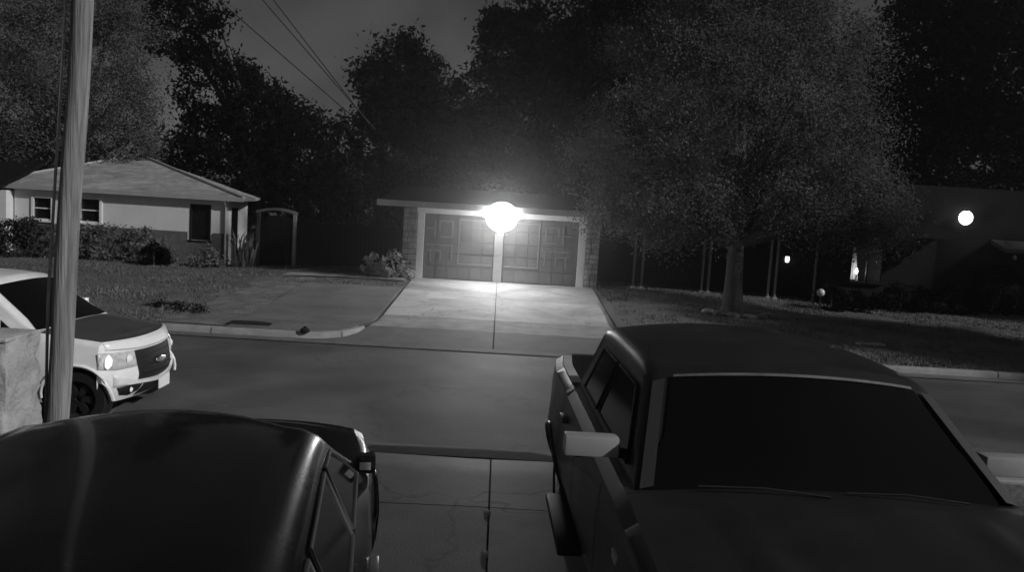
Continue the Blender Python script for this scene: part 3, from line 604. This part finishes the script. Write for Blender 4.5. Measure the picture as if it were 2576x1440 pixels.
MB().lathe([(0, -.16), (.06, -.12), (.08, -.05), (.05, .02), (0, .05)], 12).build('ornament_body', trim_g, hb, 60); MB().tube([(0, 0, .05), (0, 0, .32)], .006, 6).build('cord', cable_m, hb)

# ---------------------------------------------------------------- pole, mailbox pillar, wires
po = empty('utility_pole', (-4.72, 8.6, 0.1), 0, 'tall weathered wooden utility pole in front of the white pickup', 'pole')
b = MB(); n = 26; pts = []; rad = []
for i in range(n):
    t = i / (n - 1); z = -.3 + 9.3 * t; pts.append((-4.72 + 0.055 * (z - .36) + .008 * math.sin(z * 2.1) + 4.72, 0, z)); rad.append(0.118 - .022 * t)
b.tube(pts, rad, 16); b.build('pole_shaft', wood_pole, po, 60)
MB().bbox(.02, .26, -.16, -.09, 1.8, 1.95, .01).build('tag_plate', metal_d, po).location = (-.1, 0, 2.9)
MB().tube([(-.125, -.02, -.1), (-.1, -.02, 1.5), (.09, -.02, 5), (.30, -.02, 8.6)], .016, 8).build('ground_wire_cover', trim_g, po, 60)
mp_ = empty('mailbox_pillar', (-5.08, 8.0, 0.1), R(2), 'rough pale masonry mailbox pillar at the kerb left of the pole', 'mailbox')
bm = bmesh.new(); bmesh.ops.create_cube(bm, size=1); bmesh.ops.subdivide_edges(bm, edges=bm.edges[:], cuts=14, use_grid_fill=True)
from mathutils import noise as NZ
for v in bm.verts:
    c = Vector((v.co.x * .66, v.co.y * .6, (v.co.z + .5) * 1.20)); dirv = Vector((v.co.x, v.co.y, 0)) * 2
    v.co = c + dirv * .055 * NZ.fractal(c * 4.2, 1.0, 2.0, 3)
me = bpy.data.meshes.new('pillar_shaft'); bm.to_mesh(me); bm.free(); link('pillar_shaft', me, masonry, mp_, 60)
MB().bbox(-.335, .335, -.305, .305, 1.19, 1.235, .02).build('pillar_cap', masonry, mp_, 40)
dbx = MB().bbox(-.15, .15, -.345, -.30, .78, 1.05, .01).build('letter_door', metal_d, mp_); MB().bbox(-.03, .03, -.365, -.345, .97, 1.0, .004).build('handle', metal_l, dbx)
W0 = [((-7.9, 20, 9.9), (-1.2, 26.5, 1.0)), ]
def wire(p, q, sag, label):
    o = MB().tube([Vector(p).lerp(Vector(q), t) - Vector((0, 0, sag * 4 * t * (1 - t))) for t in lin(0, 1, 17)], 0.016, 6).build('overhead_wire', cable_m)
    tag(o, label, 'wire', 'overhead wires'); return o
wire((-11.2, 20, 12.88), (-3.24, 20, 4.63), .02, 'overhead wire, lower of the close pair crossing the sky gap')
wire((-9.4, 20, 11.76), (-3.4, 20, 4.77), .02, 'overhead wire, upper of the close pair crossing the sky gap')
wire((-8.9, 20, 8.88), (-3.9, 20, 4.99), .02, 'lowest overhead wire grazing the black leaves left of the sky gap')

# ---------------------------------------------------------------- small yard things
br = empty('fallen_branch', (-7.5, 18.3, gz(-7.5, 18.3)), R(-10), 'dark fallen branch lying on the lawn behind the white pickup hood', 'branch')
MB().tube([(-.6, 0, .05), (-.2, .05, .1), (.2, 0, .09), (.5, -.1, .05)], [.05, .045, .035, .01], 8).tube([(-.1, .04, .1), (-.15, .2, .22), (-.3, .3, .3)], [.03, .02, .006], 6).build('limb', bark, br, 60)
link('leaves', leaf_mesh('leaves', np.array([[.3, -.2, .06, .09], [.8, -.2, .06, .10], [1.0, -.4, .05, .09], [.55, -.35, .05, .10], [-.2, -.1, .06, .08]]), 160, .03), leaf_shade_dark, br)
bag = MB().lathe([(0, 0), (.16, 0), (.21, .08), (.18, .2), (.08, .27), (.05, .3), (.09, .34), (0, .35)], 16); bag.v = [(x * 1.1, y * .8, z * .6) for x, y, z in bag.v]
o = bag.build('litter_bag', rubber, None, 60); o.scale = (.45, .45, .6); o.location = (-3.83, 16.02, .135); tag(o, 'small dark tied bag sitting on the far kerb left of the driveway', 'bag')
dr_ = MB().bbox(-.45, .45, -.25, .25, -.03, .012, .008).build('inlet_lid', plastic_d); dr_.location = (-5.15, 16.75, gz(-5.15, 16.75) + .02); tag(dr_, 'dark flat inlet lid in the lawn behind the far kerb', 'drain lid')
for i, (x, y, s) in enumerate(((5.95, 21.85, .17), (6.15, 21.6, .14), (6.5, 21.45, .15), (6.9, 21.4, .16), (7.3, 21.55, .15), (7.55, 21.85, .16))):
    bm = bmesh.new(); bmesh.ops.create_icosphere(bm, subdivisions=2, radius=s)
    for v in bm.verts: v.co = Vector((v.co.x * 1.25, v.co.y, v.co.z * .6)) * (1 + .35 * NZ.noise(v.co * 7 + Vector((i * 3, 0, 0))))
    me = bpy.data.meshes.new('edging_stone'); bm.to_mesh(me); bm.free(); o = link('edging_stone', me, stone_m if i < 1 else mortar, None, 60); o.location = (x, y, gz(x, y) + .03)
    tag(o, ['pale edging stone at the left end of the ring round the big tree', 'dark edging stone beside the pale one at the big tree', 'third stone from the left in the ring at the big tree', 'middle right stone in the ring in front of the big trunk', 'stone second from the right end of the tree ring', 'stone at the right end of the ring round the tree'][i], 'stone', 'stones round the tree')
o = MB().bbox(-.32, .32, -.12, .12, 0, .06, .015).build('stepping_stone', conc_kerb); o.location = (8.97, 18.6, gz(8.97, 18.6)); o.rotation_euler.z = .1; tag(o, 'flat pale stepping stone alone on the dark right lawn', 'stone')

def litter(n, name):
    V = []; F_ = []
    for i in range(n):
        if i % 2: x, y = random.uniform(-12, 3), 15.98 - abs(random.gauss(0, .35)); z = .02
        else: x, y = random.uniform(-3, 3), random.uniform(16.2, 25); z = dz(y) + .012
        t = random.uniform(0, 6.28); a_ = random.uniform(.015, .04); d = Vector((math.cos(t), math.sin(t), random.uniform(-.1, .3))) * a_; e = Vector((-math.sin(t), math.cos(t), random.uniform(-.2, .3))) * a_ * .5
        p = Vector((x, y, z)); k = len(V); V += [p - d, p + e, p + d, p - e]; F_.append((k, k + 1, k + 2, k + 3))
    me = bpy.data.meshes.new(name); me.from_pydata(V, [], F_); o = link(name, me, bark); o['kind'] = 'stuff'
litter(520, 'leaf_litter')
# ---------------------------------------------------------------- vehicles
def vehicle(root, c, M):
    """c: dimension dict in local axes (x forward, y left, z up); M: materials"""
    nx, tx, hw, z0 = c['nx'], c['tx'], c['hw'], c['z0']
    top = lambda x: interp(x, c['tx_'], c['tz_'])
    rr = c.get('rr', .06); rw, ra, zw = c['rw'], c['rw'] + .07, c['rw']
    crn = c.get('corner', .26)
    hwx = lambda x: hw * (1 - .07 * sm((x - (nx - 1.1)) / 1.1) - .05 * sm(((tx + .6) - x) / .8))
    xe = nx - crn
    def sy(x, z):
        zt = top(x); t = (z - z0) / max(.01, zt - z0)
        y = hwx(x) - .07 * (1 - min(1, t / .35)) ** 2 - .035 * max(0, (t - .6) / .4) ** 2 + c.get('flare', .0) * math.exp(-((t - .45) / .3) ** 2) * max(math.exp(-((x - c['xf']) / .5) ** 4), math.exp(-((x - c['xr']) / .5) ** 4))
        k = z - (zt - rr)
        if k > 0: y -= rr * (1 - math.sqrt(max(0, 1 - (k / rr) ** 2)))
        return y
    def zb(x):
        for xa in (c['xf'], c['xr']):
            if abs(x - xa) < ra - 1e-6: return max(z0, zw + math.sqrt(ra * ra - (x - xa) ** 2))
        return z0
    xs = set(lin(tx, xe, 42))
    for xa in (c['xf'], c['xr']):
        for t in lin(0, math.pi, 19): xs.add(xa + ra * math.cos(t) * .9999)
        xs.add(xa + ra * 1.001); xs.add(xa - ra * 1.001)
    xs = sorted(x for x in xs if tx <= x <= xe)
    body = MB(); vs = lin(0, 1, 17)
    for s in (1, -1):
        def sf(x, v):
            zt = top(x); b_ = zb(x)
            z = b_ + (zt - b_) * (v ** .85)
            return (x, s * sy(x, z), z)
        body.grid(sf, xs, vs)
    zn = top(xe)
    def Fx(y, z):
        h = sy(xe, min(z, zn)); q = min(1, abs(y) / h)
        sl = interp(z, [z0, z0 + .12, z0 + .3, zn - .12, zn], c.get('nose', [.10, .02, .0, .05, .12]))
        return xe + (crn - sl * (1 - .0)) * (1 - q ** c.get('pw', 2.6))
    def ff(u, v):
        z = z0 + (zn - z0) * v; h = sy(xe, z); y = u * h; return (Fx(y, z), y, z)
    body.grid(ff, lin(-1, 1, 33), lin(0, 1, 22))
    # tail panel
    def tf(u, v):
        z = z0 + (top(tx) - z0) * v; h = sy(tx, z); return (tx - .10 * (1 - abs(u) ** 4), u * h, z)
    body.grid(tf, lin(-1, 1, 21), lin(0, 1, 12))
    crown = c.get('crown', .04)
    def deck(u, x, lift=0.0, xend=None):
        h = sy(x, top(x)); return (x, u * h, top(x) + crown * (1 - u * u) + lift)
    d0 = c.get('bed', tx)   # closed deck starts here
    body.grid(lambda x, u: deck(u, x), lin(d0, c['xc'] + .02, 24), lin(-1, 1, 17))
    if d0 == tx: body.grid(lambda t, u: (tx - .10 * (1 - abs(u) ** 4) * t, u * sy(tx, top(tx)), top(tx) + crown * (1 - u * u) * (1 - t)), lin(0, 1, 4), lin(-1, 1, 17))
    ob = body.build('body', M['paint'], root, 38)
    # hood
    hd = MB()
    def hf(t, u):
        h = sy(xe, zn); x1 = Fx(u * h, zn); x = c['xc'] + .03 + (x1 - c['xc'] - .03) * t
        hh = sy(min(x, xe), top(min(x, xe))); yy = u * hh
        rib = c.get('rib', .0) * (math.exp(-((abs(u) - .55) / .06) ** 2))
        fz = top(min(x, xe)) + crown * (1 - u * u) * (1 - sm((t - .8) / .2)) + rib * math.sin(math.pi * t) + .006 * (1 - abs(u) ** 8)
        return (x, yy, fz)
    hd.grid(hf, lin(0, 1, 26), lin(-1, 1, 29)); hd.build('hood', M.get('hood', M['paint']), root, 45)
    # greenhouse
    xc, x0, x1, xb = c['xc'], c['xr0'], c['xr1'], c['xb']; zB, zR, wb, wt = c['zb'], c['zr'], c['wb'], c['wt']
    rx = [xc, x0 - (x0 - xc) * -.06, x0 - .22, (x0 + x1) / 2, x1 + .22, x1, xb]
    def rz_(x):
        if x >= x0: return zB + (zR - .035 - zB) * (xc - x) / (xc - x0)
        if x <= x1: return zB + (zR - .035 - zB) * (x - xb) / (x1 - xb)
        t = (x - x1) / (x0 - x1); return zR - .035 + .035 * (1 - (2 * t - 1) ** 4)
    wz = lambda z: wb - (wb - wt) * (z - zB) / (zR - zB)
    cr2, r2 = c.get('roofcrown', .045), c.get('rr2', .09)
    bow = c.get('bow', .10)
    def top_pt(x, u):
        zt = rz_(x); rc = min(r2, (zt - zB) * .5); w_ = max(.02, wz(zt) - rc); fr = (zt - zB) / (zR - zB)
        y = u * w_; sh = bow * (1 - u * u) * (1 if x >= x0 else math.exp(-((x0 - x) / .25))) * fr ** 0.3
        if x > x0: sh *= 1
        return (x + sh * (1 if x > x0 - 1 else 0), y, zt + cr2 * (1 - u * u) * fr)
    def ghs(x, k):
        zt = rz_(x); rc = min(r2, (zt - zB) * .5)
        s = 1 if k < 0 else -1; k = abs(k)
        if k >= 12:   # lower side
            t = (k - 12) / 6; z = zB - .03 + (zt - rc - zB + .03) * (1 - t); return (x, s * wz(z), z)
        if k >= 8:
            t = (k - 8) / 4 * math.pi / 2; w_ = wz(zt) - rc; return (x, s * (w_ + rc * math.sin(t) * 1.0 + (wz(zt - rc) - wz(zt)) * math.sin(t)), zt - rc + rc * math.cos(t))
        p = top_pt(x, s * k / 8); return p
    st = lin(xb, x1, 8)[:-1] + lin(x1, x1 + .25, 4)[:-1] + lin(x1 + .25, x0 - .25, 10)[:-1] + lin(x0 - .25, x0, 5)[:-1] + lin(x0, xc, 9)
    g = MB(); g.grid(ghs, st, [i for i in range(-18, 19)]); g.build('cab' if 'bed' in c else 'roof', M['paint'], root, 42)
    # windscreen
    nrm = Vector((zR - zB, 0, xc - x0)).normalized() * .012
    wsb, wst = c.get('ws', (.06, .90))
    ws = MB(); 
    def wsf(b_, u):
        p = Vector(top_pt(xc + (x0 - xc) * b_, u * c.get('wsu', .97))) + nrm; return p
    ws.grid(wsf, lin(wsb, wst, 10), lin(-1, 1, 21)); ws.build('windshield', M['glass'], root, 60)
    if c.get('top_trim'):
        tr = MB(); tr.grid(lambda b_, u: Vector(top_pt(xc + (x0 - xc) * b_, u * .97)) + nrm * 1.8, lin(wst + .0, wst + .022, 3), lin(-1, 1, 21)); tr.build('windshield_trim', M['trim'], root, 60)
    # rear screen
    nr2 = Vector((-(zR - zB), 0, x1 - xb)).normalized() * .012
    rs = MB(); rs.grid(lambda b_, u: Vector(top_pt(xb + (x1 - xb) * b_, u * .9)) + nr2 - Vector((0, 0, 0)), lin(.12, .88, 8), lin(-1, 1, 15)); rs.build('rear_window', M['glass'], root, 60)
    # side windows, belt trim, handles
    for s in (1, -1):
        for poly in c['win']:
            P = [(x, z) for x, z in poly]
            mb = MB(); mb.prism(P, lambda p, d: (p[0], s * (wz(p[1]) + .004 + d), p[1]), .008); w_ = mb.build('side_window', M['glass'], root)
            # rubber / bright surround
            pts = [Vector((x, s * (wz(z) + .012), z)) for x, z in P]; pts.append(pts[0])
            fm = MB(); fm.tube(pts, c.get('wtrim', .012), 6, False); fm.build('window_trim', M['trim2'], w_, 60)
        for hx, hz in c['handles']:
            y = sy(hx, hz); MB().bbox(hx - .11, hx + .11, min(s * (y - .005), s * (y + .045)), max(s * (y - .005), s * (y + .045)), hz - .02, hz + .02, .012).build('door_handle', M['handle'], root, 50)
        # door shut lines as narrow dark strips standing just off the skin
        for lx in c['seams']:
            mb = MB(); mb.grid(lambda v, e: (lx + e * .006, s * (sy(lx, z0 + .06 + (top(lx) - z0 - .12) * v) + .002), z0 + .06 + (top(lx) - z0 - .12) * v), lin(0, 1, 12), [-1, 1]); mb.build('door_seam', M['seam'], root)
        # mirror
        mx, mz = c['mirror']; y0 = wz(mz) ; mw, mh = c.get('msize', (.26, .17)); my = c.get('my', y0 + .1)
        mb = MB(); mb.bbox(mx - .06, mx + .06, min(s * my, s * (my + mw)), max(s * my, s * (my + mw)), mz - mh / 2, mz + mh / 2, .016)
        mr = mb.build('side_mirror', M['mirror'], root, 50)
        MB().tube([(mx, s * (y0 - .03), mz - mh * .45), (mx, s * (my + .05), mz - mh * .3)], [.035, .03], 8).build('mirror_arm', M['seam'], mr, 60)
        MB().box(mx - .068, mx - .062, min(s * (my + .03), s * (my + mw - .03)), max(s * (my + .03), s * (my + mw - .03)), mz - mh / 2 + .03, mz + mh / 2 - .03).build('mirror_glass', metal_l, mr)
        # arch lips
        for xa in (c['xf'], c['xr']):
            a0 = math.asin(min(1, max(0, (z0 - zw) / ra))) if z0 > zw else 0
            pts = []
            for t in lin(a0 + .02, math.pi - a0 - .02, 19):
                x = xa + ra * math.cos(t); z = zw + ra * math.sin(t); 
                if z < top(x) - .02: pts.append((x, s * (sy(max(tx, min(xe, x)), z) + .004), z))
            MB().tube(pts, .022, 6).build('arch_lip', M.get('lip', M['paint']), root, 60)
        # wheels
        for xa in (c['xf'], c['xr']):
            yo = s * (hw - .06)
            t = rw; mb = MB().lathe([(t * .62, -.11), (t * .66, -.12), (t * .95, -.115), (t, -.08), (t, .08), (t * .95, .115), (t * .66, .12), (t * .62, .11), (t * .62, -.11)], 32, 'y', (xa, yo - s * .1, zw))
            wh = mb.build('wheel', rubber, root, 40)
            rm = MB().lathe([(0, s * .06), (t * .12, s * .06), (t * .16, s * .03), (t * .5, s * .02), (t * .58, s * .09), (t * .62, s * .105)], 28, 'y', (xa, yo - s * .1, zw))
            for k in range(6):
                an = k * math.pi / 3; d = Vector((math.cos(an), 0, math.sin(an))); e = Vector((-d.z, 0, d.x)) * .03; cc = Vector((xa, yo - s * .1, zw)); o_ = Vector((0, s * .085, 0))
                rm.add([cc + d * t * .1 - e + o_, cc + d * t * .1 + e + o_, cc + d * t * .58 + e * 1.5 + o_, cc + d * t * .58 - e * 1.5 + o_, cc + d * t * .1 - e, cc + d * t * .1 + e, cc + d * t * .58 + e * 1.5, cc + d * t * .58 - e * 1.5], [(0, 1, 2, 3), (0, 1, 5, 4), (1, 2, 6, 5), (2, 3, 7, 6), (3, 0, 4, 7)])
            rm.build('rim', M['rim'], wh, 40)
    MB().box(tx + .1, xe - .1, -(hw - .3), hw - .3, z0 - .06, z0 + .38).build('underbody', rubber, root)
    if 'bed' in c:
        xb1 = c['bed'] - .03; bz = c['bedfloor']; bd = MB()
        yo = lambda x: sy(x, top(x))
        for s in (1, -1):
            bd.grid(lambda x, k: (x, s * [yo(x), yo(x) - .09, yo(x) - .10, yo(x) - .10][k], [top(x), top(x) + .005, top(x) - .02, bz][k]), lin(tx + .02, xb1, 10), [0, 1, 2, 3])
        bd.grid(lambda x, u: (x, u * (yo(x) - .10), bz), lin(tx + .02, xb1, 6), lin(-1, 1, 9))
        bd.box(tx - .07, tx + .03, -(yo(tx) - .1), yo(tx) - .1, bz, top(tx) + .012)
        bd.box(xb1 - .02, xb1 + .03, -(yo(xb1) - .02), yo(xb1) - .02, bz, top(xb1) + .01)
        bd.build('cargo_bed', M['paint'], root, 38)
        for s in (1, -1):
            rl = MB(); rl.grid(lambda x, k: (x, s * (yo(x) - .005 - k * .085), top(x) + .012), lin(tx + .05, xb1 - .02, 8), [0, 1]); rl.build('bed_rail_cap', M['rail'], root)
    return sy, Fx, top

def facepatch(root, name, poly, Fx, ma, off=.006, th=.02, sub=6, parent=None, smooth=None):
    """poly in (y,z) on the nose surface; densified outline, filled as a fan strip grid between lower and upper edge"""
    n = len(poly) // 2; lo, hi = poly[:n], poly[n:][::-1]
    def pt(a, b_):
        f_ = a * (n - 1); i = min(n - 2, int(f_)); t = f_ - i
        y0 = lo[i][0] + (lo[i + 1][0] - lo[i][0]) * t; zz0 = lo[i][1] + (lo[i + 1][1] - lo[i][1]) * t
        y1 = hi[i][0] + (hi[i + 1][0] - hi[i][0]) * t; zz1 = hi[i][1] + (hi[i + 1][1] - hi[i][1]) * t
        y = y0 + (y1 - y0) * b_; z = zz0 + (zz1 - zz0) * b_; return y, z
    us = lin(0, 1, sub * (n - 1) * 2 + 1); vs = lin(0, 1, 7); mb = MB()
    def f(a, b_):
        y, z = pt(a, b_); e = 1e-3; gy = (Fx(y + e, z) - Fx(y - e, z)) / (2 * e); nn = Vector((1, -gy, 0)).normalized()
        edge = (a in (0, 1)) or (b_ in (0, 1)); return Vector((Fx(y, z), y, z)) + nn * (off + (0 if edge else th))
    mb.grid(f, us, vs); return mb.build(name, ma, parent or root, smooth or 50)

# --- white pickup parked on the street
bowl_glint = emit('headlamp_glint', .8, .7)  # emission puts a bright reflection into the outer headlight bowls, no lit lamp
white = mat('white_paint', .74, .35, .07, 5, coat=.6, rvar=.1)
hood_shade = mat('hood_shade_tone', .055, .45, .15, 3, coat=.3)  # white hood's lack of light put into a dark colour
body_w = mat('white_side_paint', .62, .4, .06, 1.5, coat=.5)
WT = empty('white_pickup', (-7.13, 10.24, -0.02), 0, 'white pickup with shade-coloured hood parked along the street behind the wooden pole', 'pickup truck')
cw = dict(nx=2.72, tx=-2.6, hw=.93, z0=.27, rw=.33, xf=2.15, xr=-1.45, corner=.34, pw=2.4, flare=.02,
          tx_=[-2.6, -.9, 0.2, 1.7, 2.38], tz_=[1.05, 1.05, 1.06, 1.07, .99], xc=1.68, xr0=.95, xr1=-.75, xb=-1.0, zb=1.05, zr=1.62, wb=.84, wt=.66,
          bed=-1.02, bedfloor=.6, nose=[.14, .05, .0, .06, .13], rr2=.07, bow=.08,
          win=[[(-.70, 1.10), (.10, 1.10), (.10, 1.50), (-.60, 1.50)], [(.18, 1.10), (1.36, 1.10), (1.05, 1.32), (.80, 1.50), (.18, 1.50)]],
          handles=[(.3, .95), (-.55, .95)], seams=[.14, 1.35, -.85], mirror=(1.22, 1.15), my=.86, msize=(.22, .17))
Mw = dict(paint=white, hood=hood_shade, glass=glass_dark, trim=trim_g, trim2=plastic_d, handle=white, seam=plastic_d, mirror=white, rim=plastic_d, rail=plastic_d, lip=white)
syw, Fw, tw = vehicle(WT, cw, Mw)
facepatch(WT, 'hood_lip', [(-.80, .895), (-.4, .865), (0, .86), (.4, .865), (.80, .895), (.80, .985), (.4, .985), (0, .985), (-.4, .985), (-.80, .985)], Fw, white, .004, .02)
gr = facepatch(WT, 'grille', [(-.44, .49), (0, .465), (.44, .49), (.47, .855), (0, .85), (-.47, .855)], Fw, plastic_d, .006, .004)
for z in (.58, .67, .76): facepatch(WT, 'grille_bar', [(-.40, z), (0, z - .005), (.40, z), (.40, z + .02), (0, z + .015), (-.40, z + .02)], Fw, metal_d, .014, .008, parent=gr)
facepatch(WT, 'emblem', [(-.13, .66), (0, .63), (.13, .66), (.13, .70), (0, .73), (-.13, .70)], Fw, metal_l, .03, .012, parent=gr)
for s in (-1, 1):
    q = [(s * .90, .69), (s * .72, .66), (s * .46, .67), (s * .47, .855), (s * .72, .865), (s * .895, .875)]
    hl = facepatch(WT, 'headlight', q, Fw, mat('headlight_lens', .5, .12, .25, 20, coat=1.0), .008, .022)
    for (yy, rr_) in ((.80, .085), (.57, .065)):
        o = MB().lathe([(rr_, .0), (rr_ * .85, .012), (rr_ * .5, .03), (0, .036)], 16, 'x', (Fw(s * yy, .765) + .018, s * yy, .765)); o.build('reflector_bowl', bowl_glint if yy > .7 else lens_m, hl, 60)
    facepatch(WT, 'fog_lamp', [(s * .64, .345), (s * .50, .315), (s * .38, .35), (s * .35, .435), (s * .5, .445), (s * .70, .445)], Fw, plastic_d, .006, .004)
    o = MB().lathe([(.035, 0), (.02, .015), (0, .018)], 12, 'x', (Fw(s * .52, .39) + .014, s * .52, .39)); o.build('fog_lens', lens_m, WT, 60)
bp = facepatch(WT, 'bumper', [(-.74, .45), (-.4, .445), (0, .40), (.4, .445), (.74, .45), (.76, .62), (.44, .50), (0, .462), (-.44, .50), (-.76, .62)], Fw, white, .003, .035)
facepatch(WT, 'lower_grille', [(-.40, .29), (0, .28), (.40, .29), (.32, .435), (0, .39), (-.32, .435)], Fw, plastic_d, .006, .004)
MB().bbox(Fw(0, .4) + .03, Fw(0, .4) + .045, -.02, .29, .29, .43, .004).build('license_plate', trim_w, WT)

WT.scale = (1.04, 1.04, 1.04)
# --- dark pickup on the near driveway, nose to the camera
paint_d = mat('charcoal_paint', .013, .40, .3, 1.6, coat=.15, spec=.3, rvar=.15)
DT_ = empty('dark_pickup', (1.86, 5.1, 0.12), R(-90 + 1.2), 'charcoal crew cab pickup parked nose first on the near driveway at right', 'pickup truck')
cdp = dict(nx=2.75, tx=-3.0, hw=1.22, z0=.42, rw=.40, xf=1.78, xr=-1.9, corner=.30, flare=.05, crown=.05, rib=.03,
           tx_=[-3.0, -1.4, 0, 1.0, 2.45], tz_=[1.30, 1.30, 1.30, 1.30, 1.20], xc=.94, xr0=.20, xr1=-1.50, xb=-1.62, zb=1.29, zr=1.88, wb=1.08, wt=.86,
           bed=-1.64, bedfloor=.75, rr2=.12, bow=.10, roofcrown=.07, top_trim=True, ws=(.03, .90), wsu=.985,
           win=[[(-1.30, 1.36), (-.62, 1.36), (-.62, 1.71), (-1.22, 1.71)], [(-.50, 1.36), (.62, 1.36), (.40, 1.52), (.12, 1.71), (-.50, 1.71)]],
           handles=[(-.35, 1.12), (-1.2, 1.12)], seams=[-.55, .62, -1.45], mirror=(.50, 1.42), my=1.10, msize=(.32, .12))
mirror_m = mat('mirror_cap', .25, .4, .06, 4, coat=.3)
Md = dict(paint=paint_d, glass=glass_dark, trim=mat('screen_trim', .10, .5, .3, 6), trim2=plastic_d, handle=metal_d, seam=rubber, mirror=mirror_m, rim=metal_l, rail=trim_g)
syd, Fd, td = vehicle(DT_, cdp, Md)
# strips putting the lit A-pillar tone into colour, wipers, grille, lights
wzd = lambda z: 1.08 - .22 * (z - 1.29) / .59
for s in (1, -1):
    mb = MB(); mb.grid(lambda t, e: Vector((.93 - .70 * t + .012, s * (wzd(1.29 + .5 * t) - .03 - .075 * e), 1.30 + .49 * t + .02 + .02 * e)), lin(.0, .93, 9), [0, .5, 1]); mb.build('pillar_sheen', mat('pillar_sheen_tone', .028, .5, .1, 4), DT_, 60)
for s, (ya, yb) in ((1, (-.05, -.75)), (-1, (.70, .05))):
    MB().tube([(1.05, ya, 1.36), (1.03, (ya + yb) / 2, 1.385), (1.00, yb, 1.37)], .006, 6).build('wiper', rubber, DT_, 60)
facepatch(DT_, 'grille', [(-.62, .78), (0, .76), (.62, .78), (.64, 1.12), (0, 1.13), (-.64, 1.12)], Fd, plastic_d)
for s in (1, -1):
    facepatch(DT_, 'headlight', [(s * 1.1, .86), (s * .85, .84), (s * .68, .84), (s * .68, 1.10), (s * .85, 1.12), (s * 1.08, 1.10)], Fd, lens_m)
    MB().box(1.2, 1.3, min(s * 1.19, s * 1.225), max(s * 1.19, s * 1.225), 1.05, 1.10).build('fender_badge', metal_l, DT_)
    MB().bbox(-1.38, -.30, min(s * 1.14, s * 1.32), max(s * 1.14, s * 1.32), .36, .43, .02).build('running_board', plastic_d, DT_, 50)
MB().bbox(2.62, 2.86, -1.08, 1.08, .45, .70, .05).build('bumper', metal_d, DT_, 50)

# --- black SUV on the near driveway
paint_k = mat('black_paint', .002, .26, .3, 1.6, coat=.45, spec=.10, rvar=.1)
SV = empty('black_suv', (-1.60, 3.57, 0.16), R(99), 'black sport utility vehicle parked on the near driveway at left', 'suv')
csv = dict(nx=2.75, tx=-2.1, hw=1.09, z0=.32, rw=.37, xf=1.75, xr=-1.15, corner=.36, flare=.03, crown=.05,
           tx_=[-2.1, 0, 1.2, 2.4], tz_=[1.03, 1.03, 1.03, .95], xc=1.35, xr0=.55, xr1=-1.6, xb=-2.0, zb=1.0, zr=1.53, wb=1.0, wt=.75, rr2=.17, bow=.14, roofcrown=.05,
           win=[[(-1.65, 1.06), (-.85, 1.06), (-.85, 1.38), (-1.5, 1.38)], [(-.75, 1.06), (.12, 1.06), (.12, 1.38), (-.75, 1.38)], [(.20, 1.06), (1.05, 1.06), (.75, 1.25), (.50, 1.37), (.20, 1.38)]],
           handles=[(.05, .92), (-.9, .92)], seams=[.16, 1.1, -.8], mirror=(1.25, 1.06), my=.97, msize=(.13, .11), wtrim=.014)
Mk = dict(paint=paint_k, glass=glass_dark, trim=trim_g, trim2=mat('chrome_trim', .28, .30, .05, 4, metal=.9), handle=metal_l, seam=rubber, mirror=paint_k, rim=metal_l, rail=trim_g)
syk, Fk, tk = vehicle(SV, csv, Mk)
facepatch(SV, 'grille', [(-.5, .52), (0, .50), (.5, .52), (.52, .78), (0, .79), (-.52, .78)], Fk, plastic_d)
for s in (1, -1):
    facepatch(SV, 'headlight', [(s * .96, .66), (s * .8, .64), (s * .58, .64), (s * .58, .80), (s * .8, .83), (s * .95, .84)], Fk, lens_m)

# ---------------------------------------------------------------- haze added to spread a glow round the flood lamp
hz = MB().box(-70, 70, -8, 75, -1.0, 26).build('added_haze', None); hz['kind'] = 'stuff'
hm = bpy.data.materials.new('added_haze_air'); hm.use_nodes = True; n = hm.node_tree; n.nodes.clear()
vo = n.nodes.new('ShaderNodeVolumePrincipled'); vo.inputs['Color'].default_value = (.9, .9, .9, 1); vo.inputs['Density'].default_value = 0.003; vo.inputs['Anisotropy'].default_value = 0.9
ou = n.nodes.new('ShaderNodeOutputMaterial'); n.links.new(vo.outputs[0], ou.inputs['Volume']); hz.data.materials.append(hm)
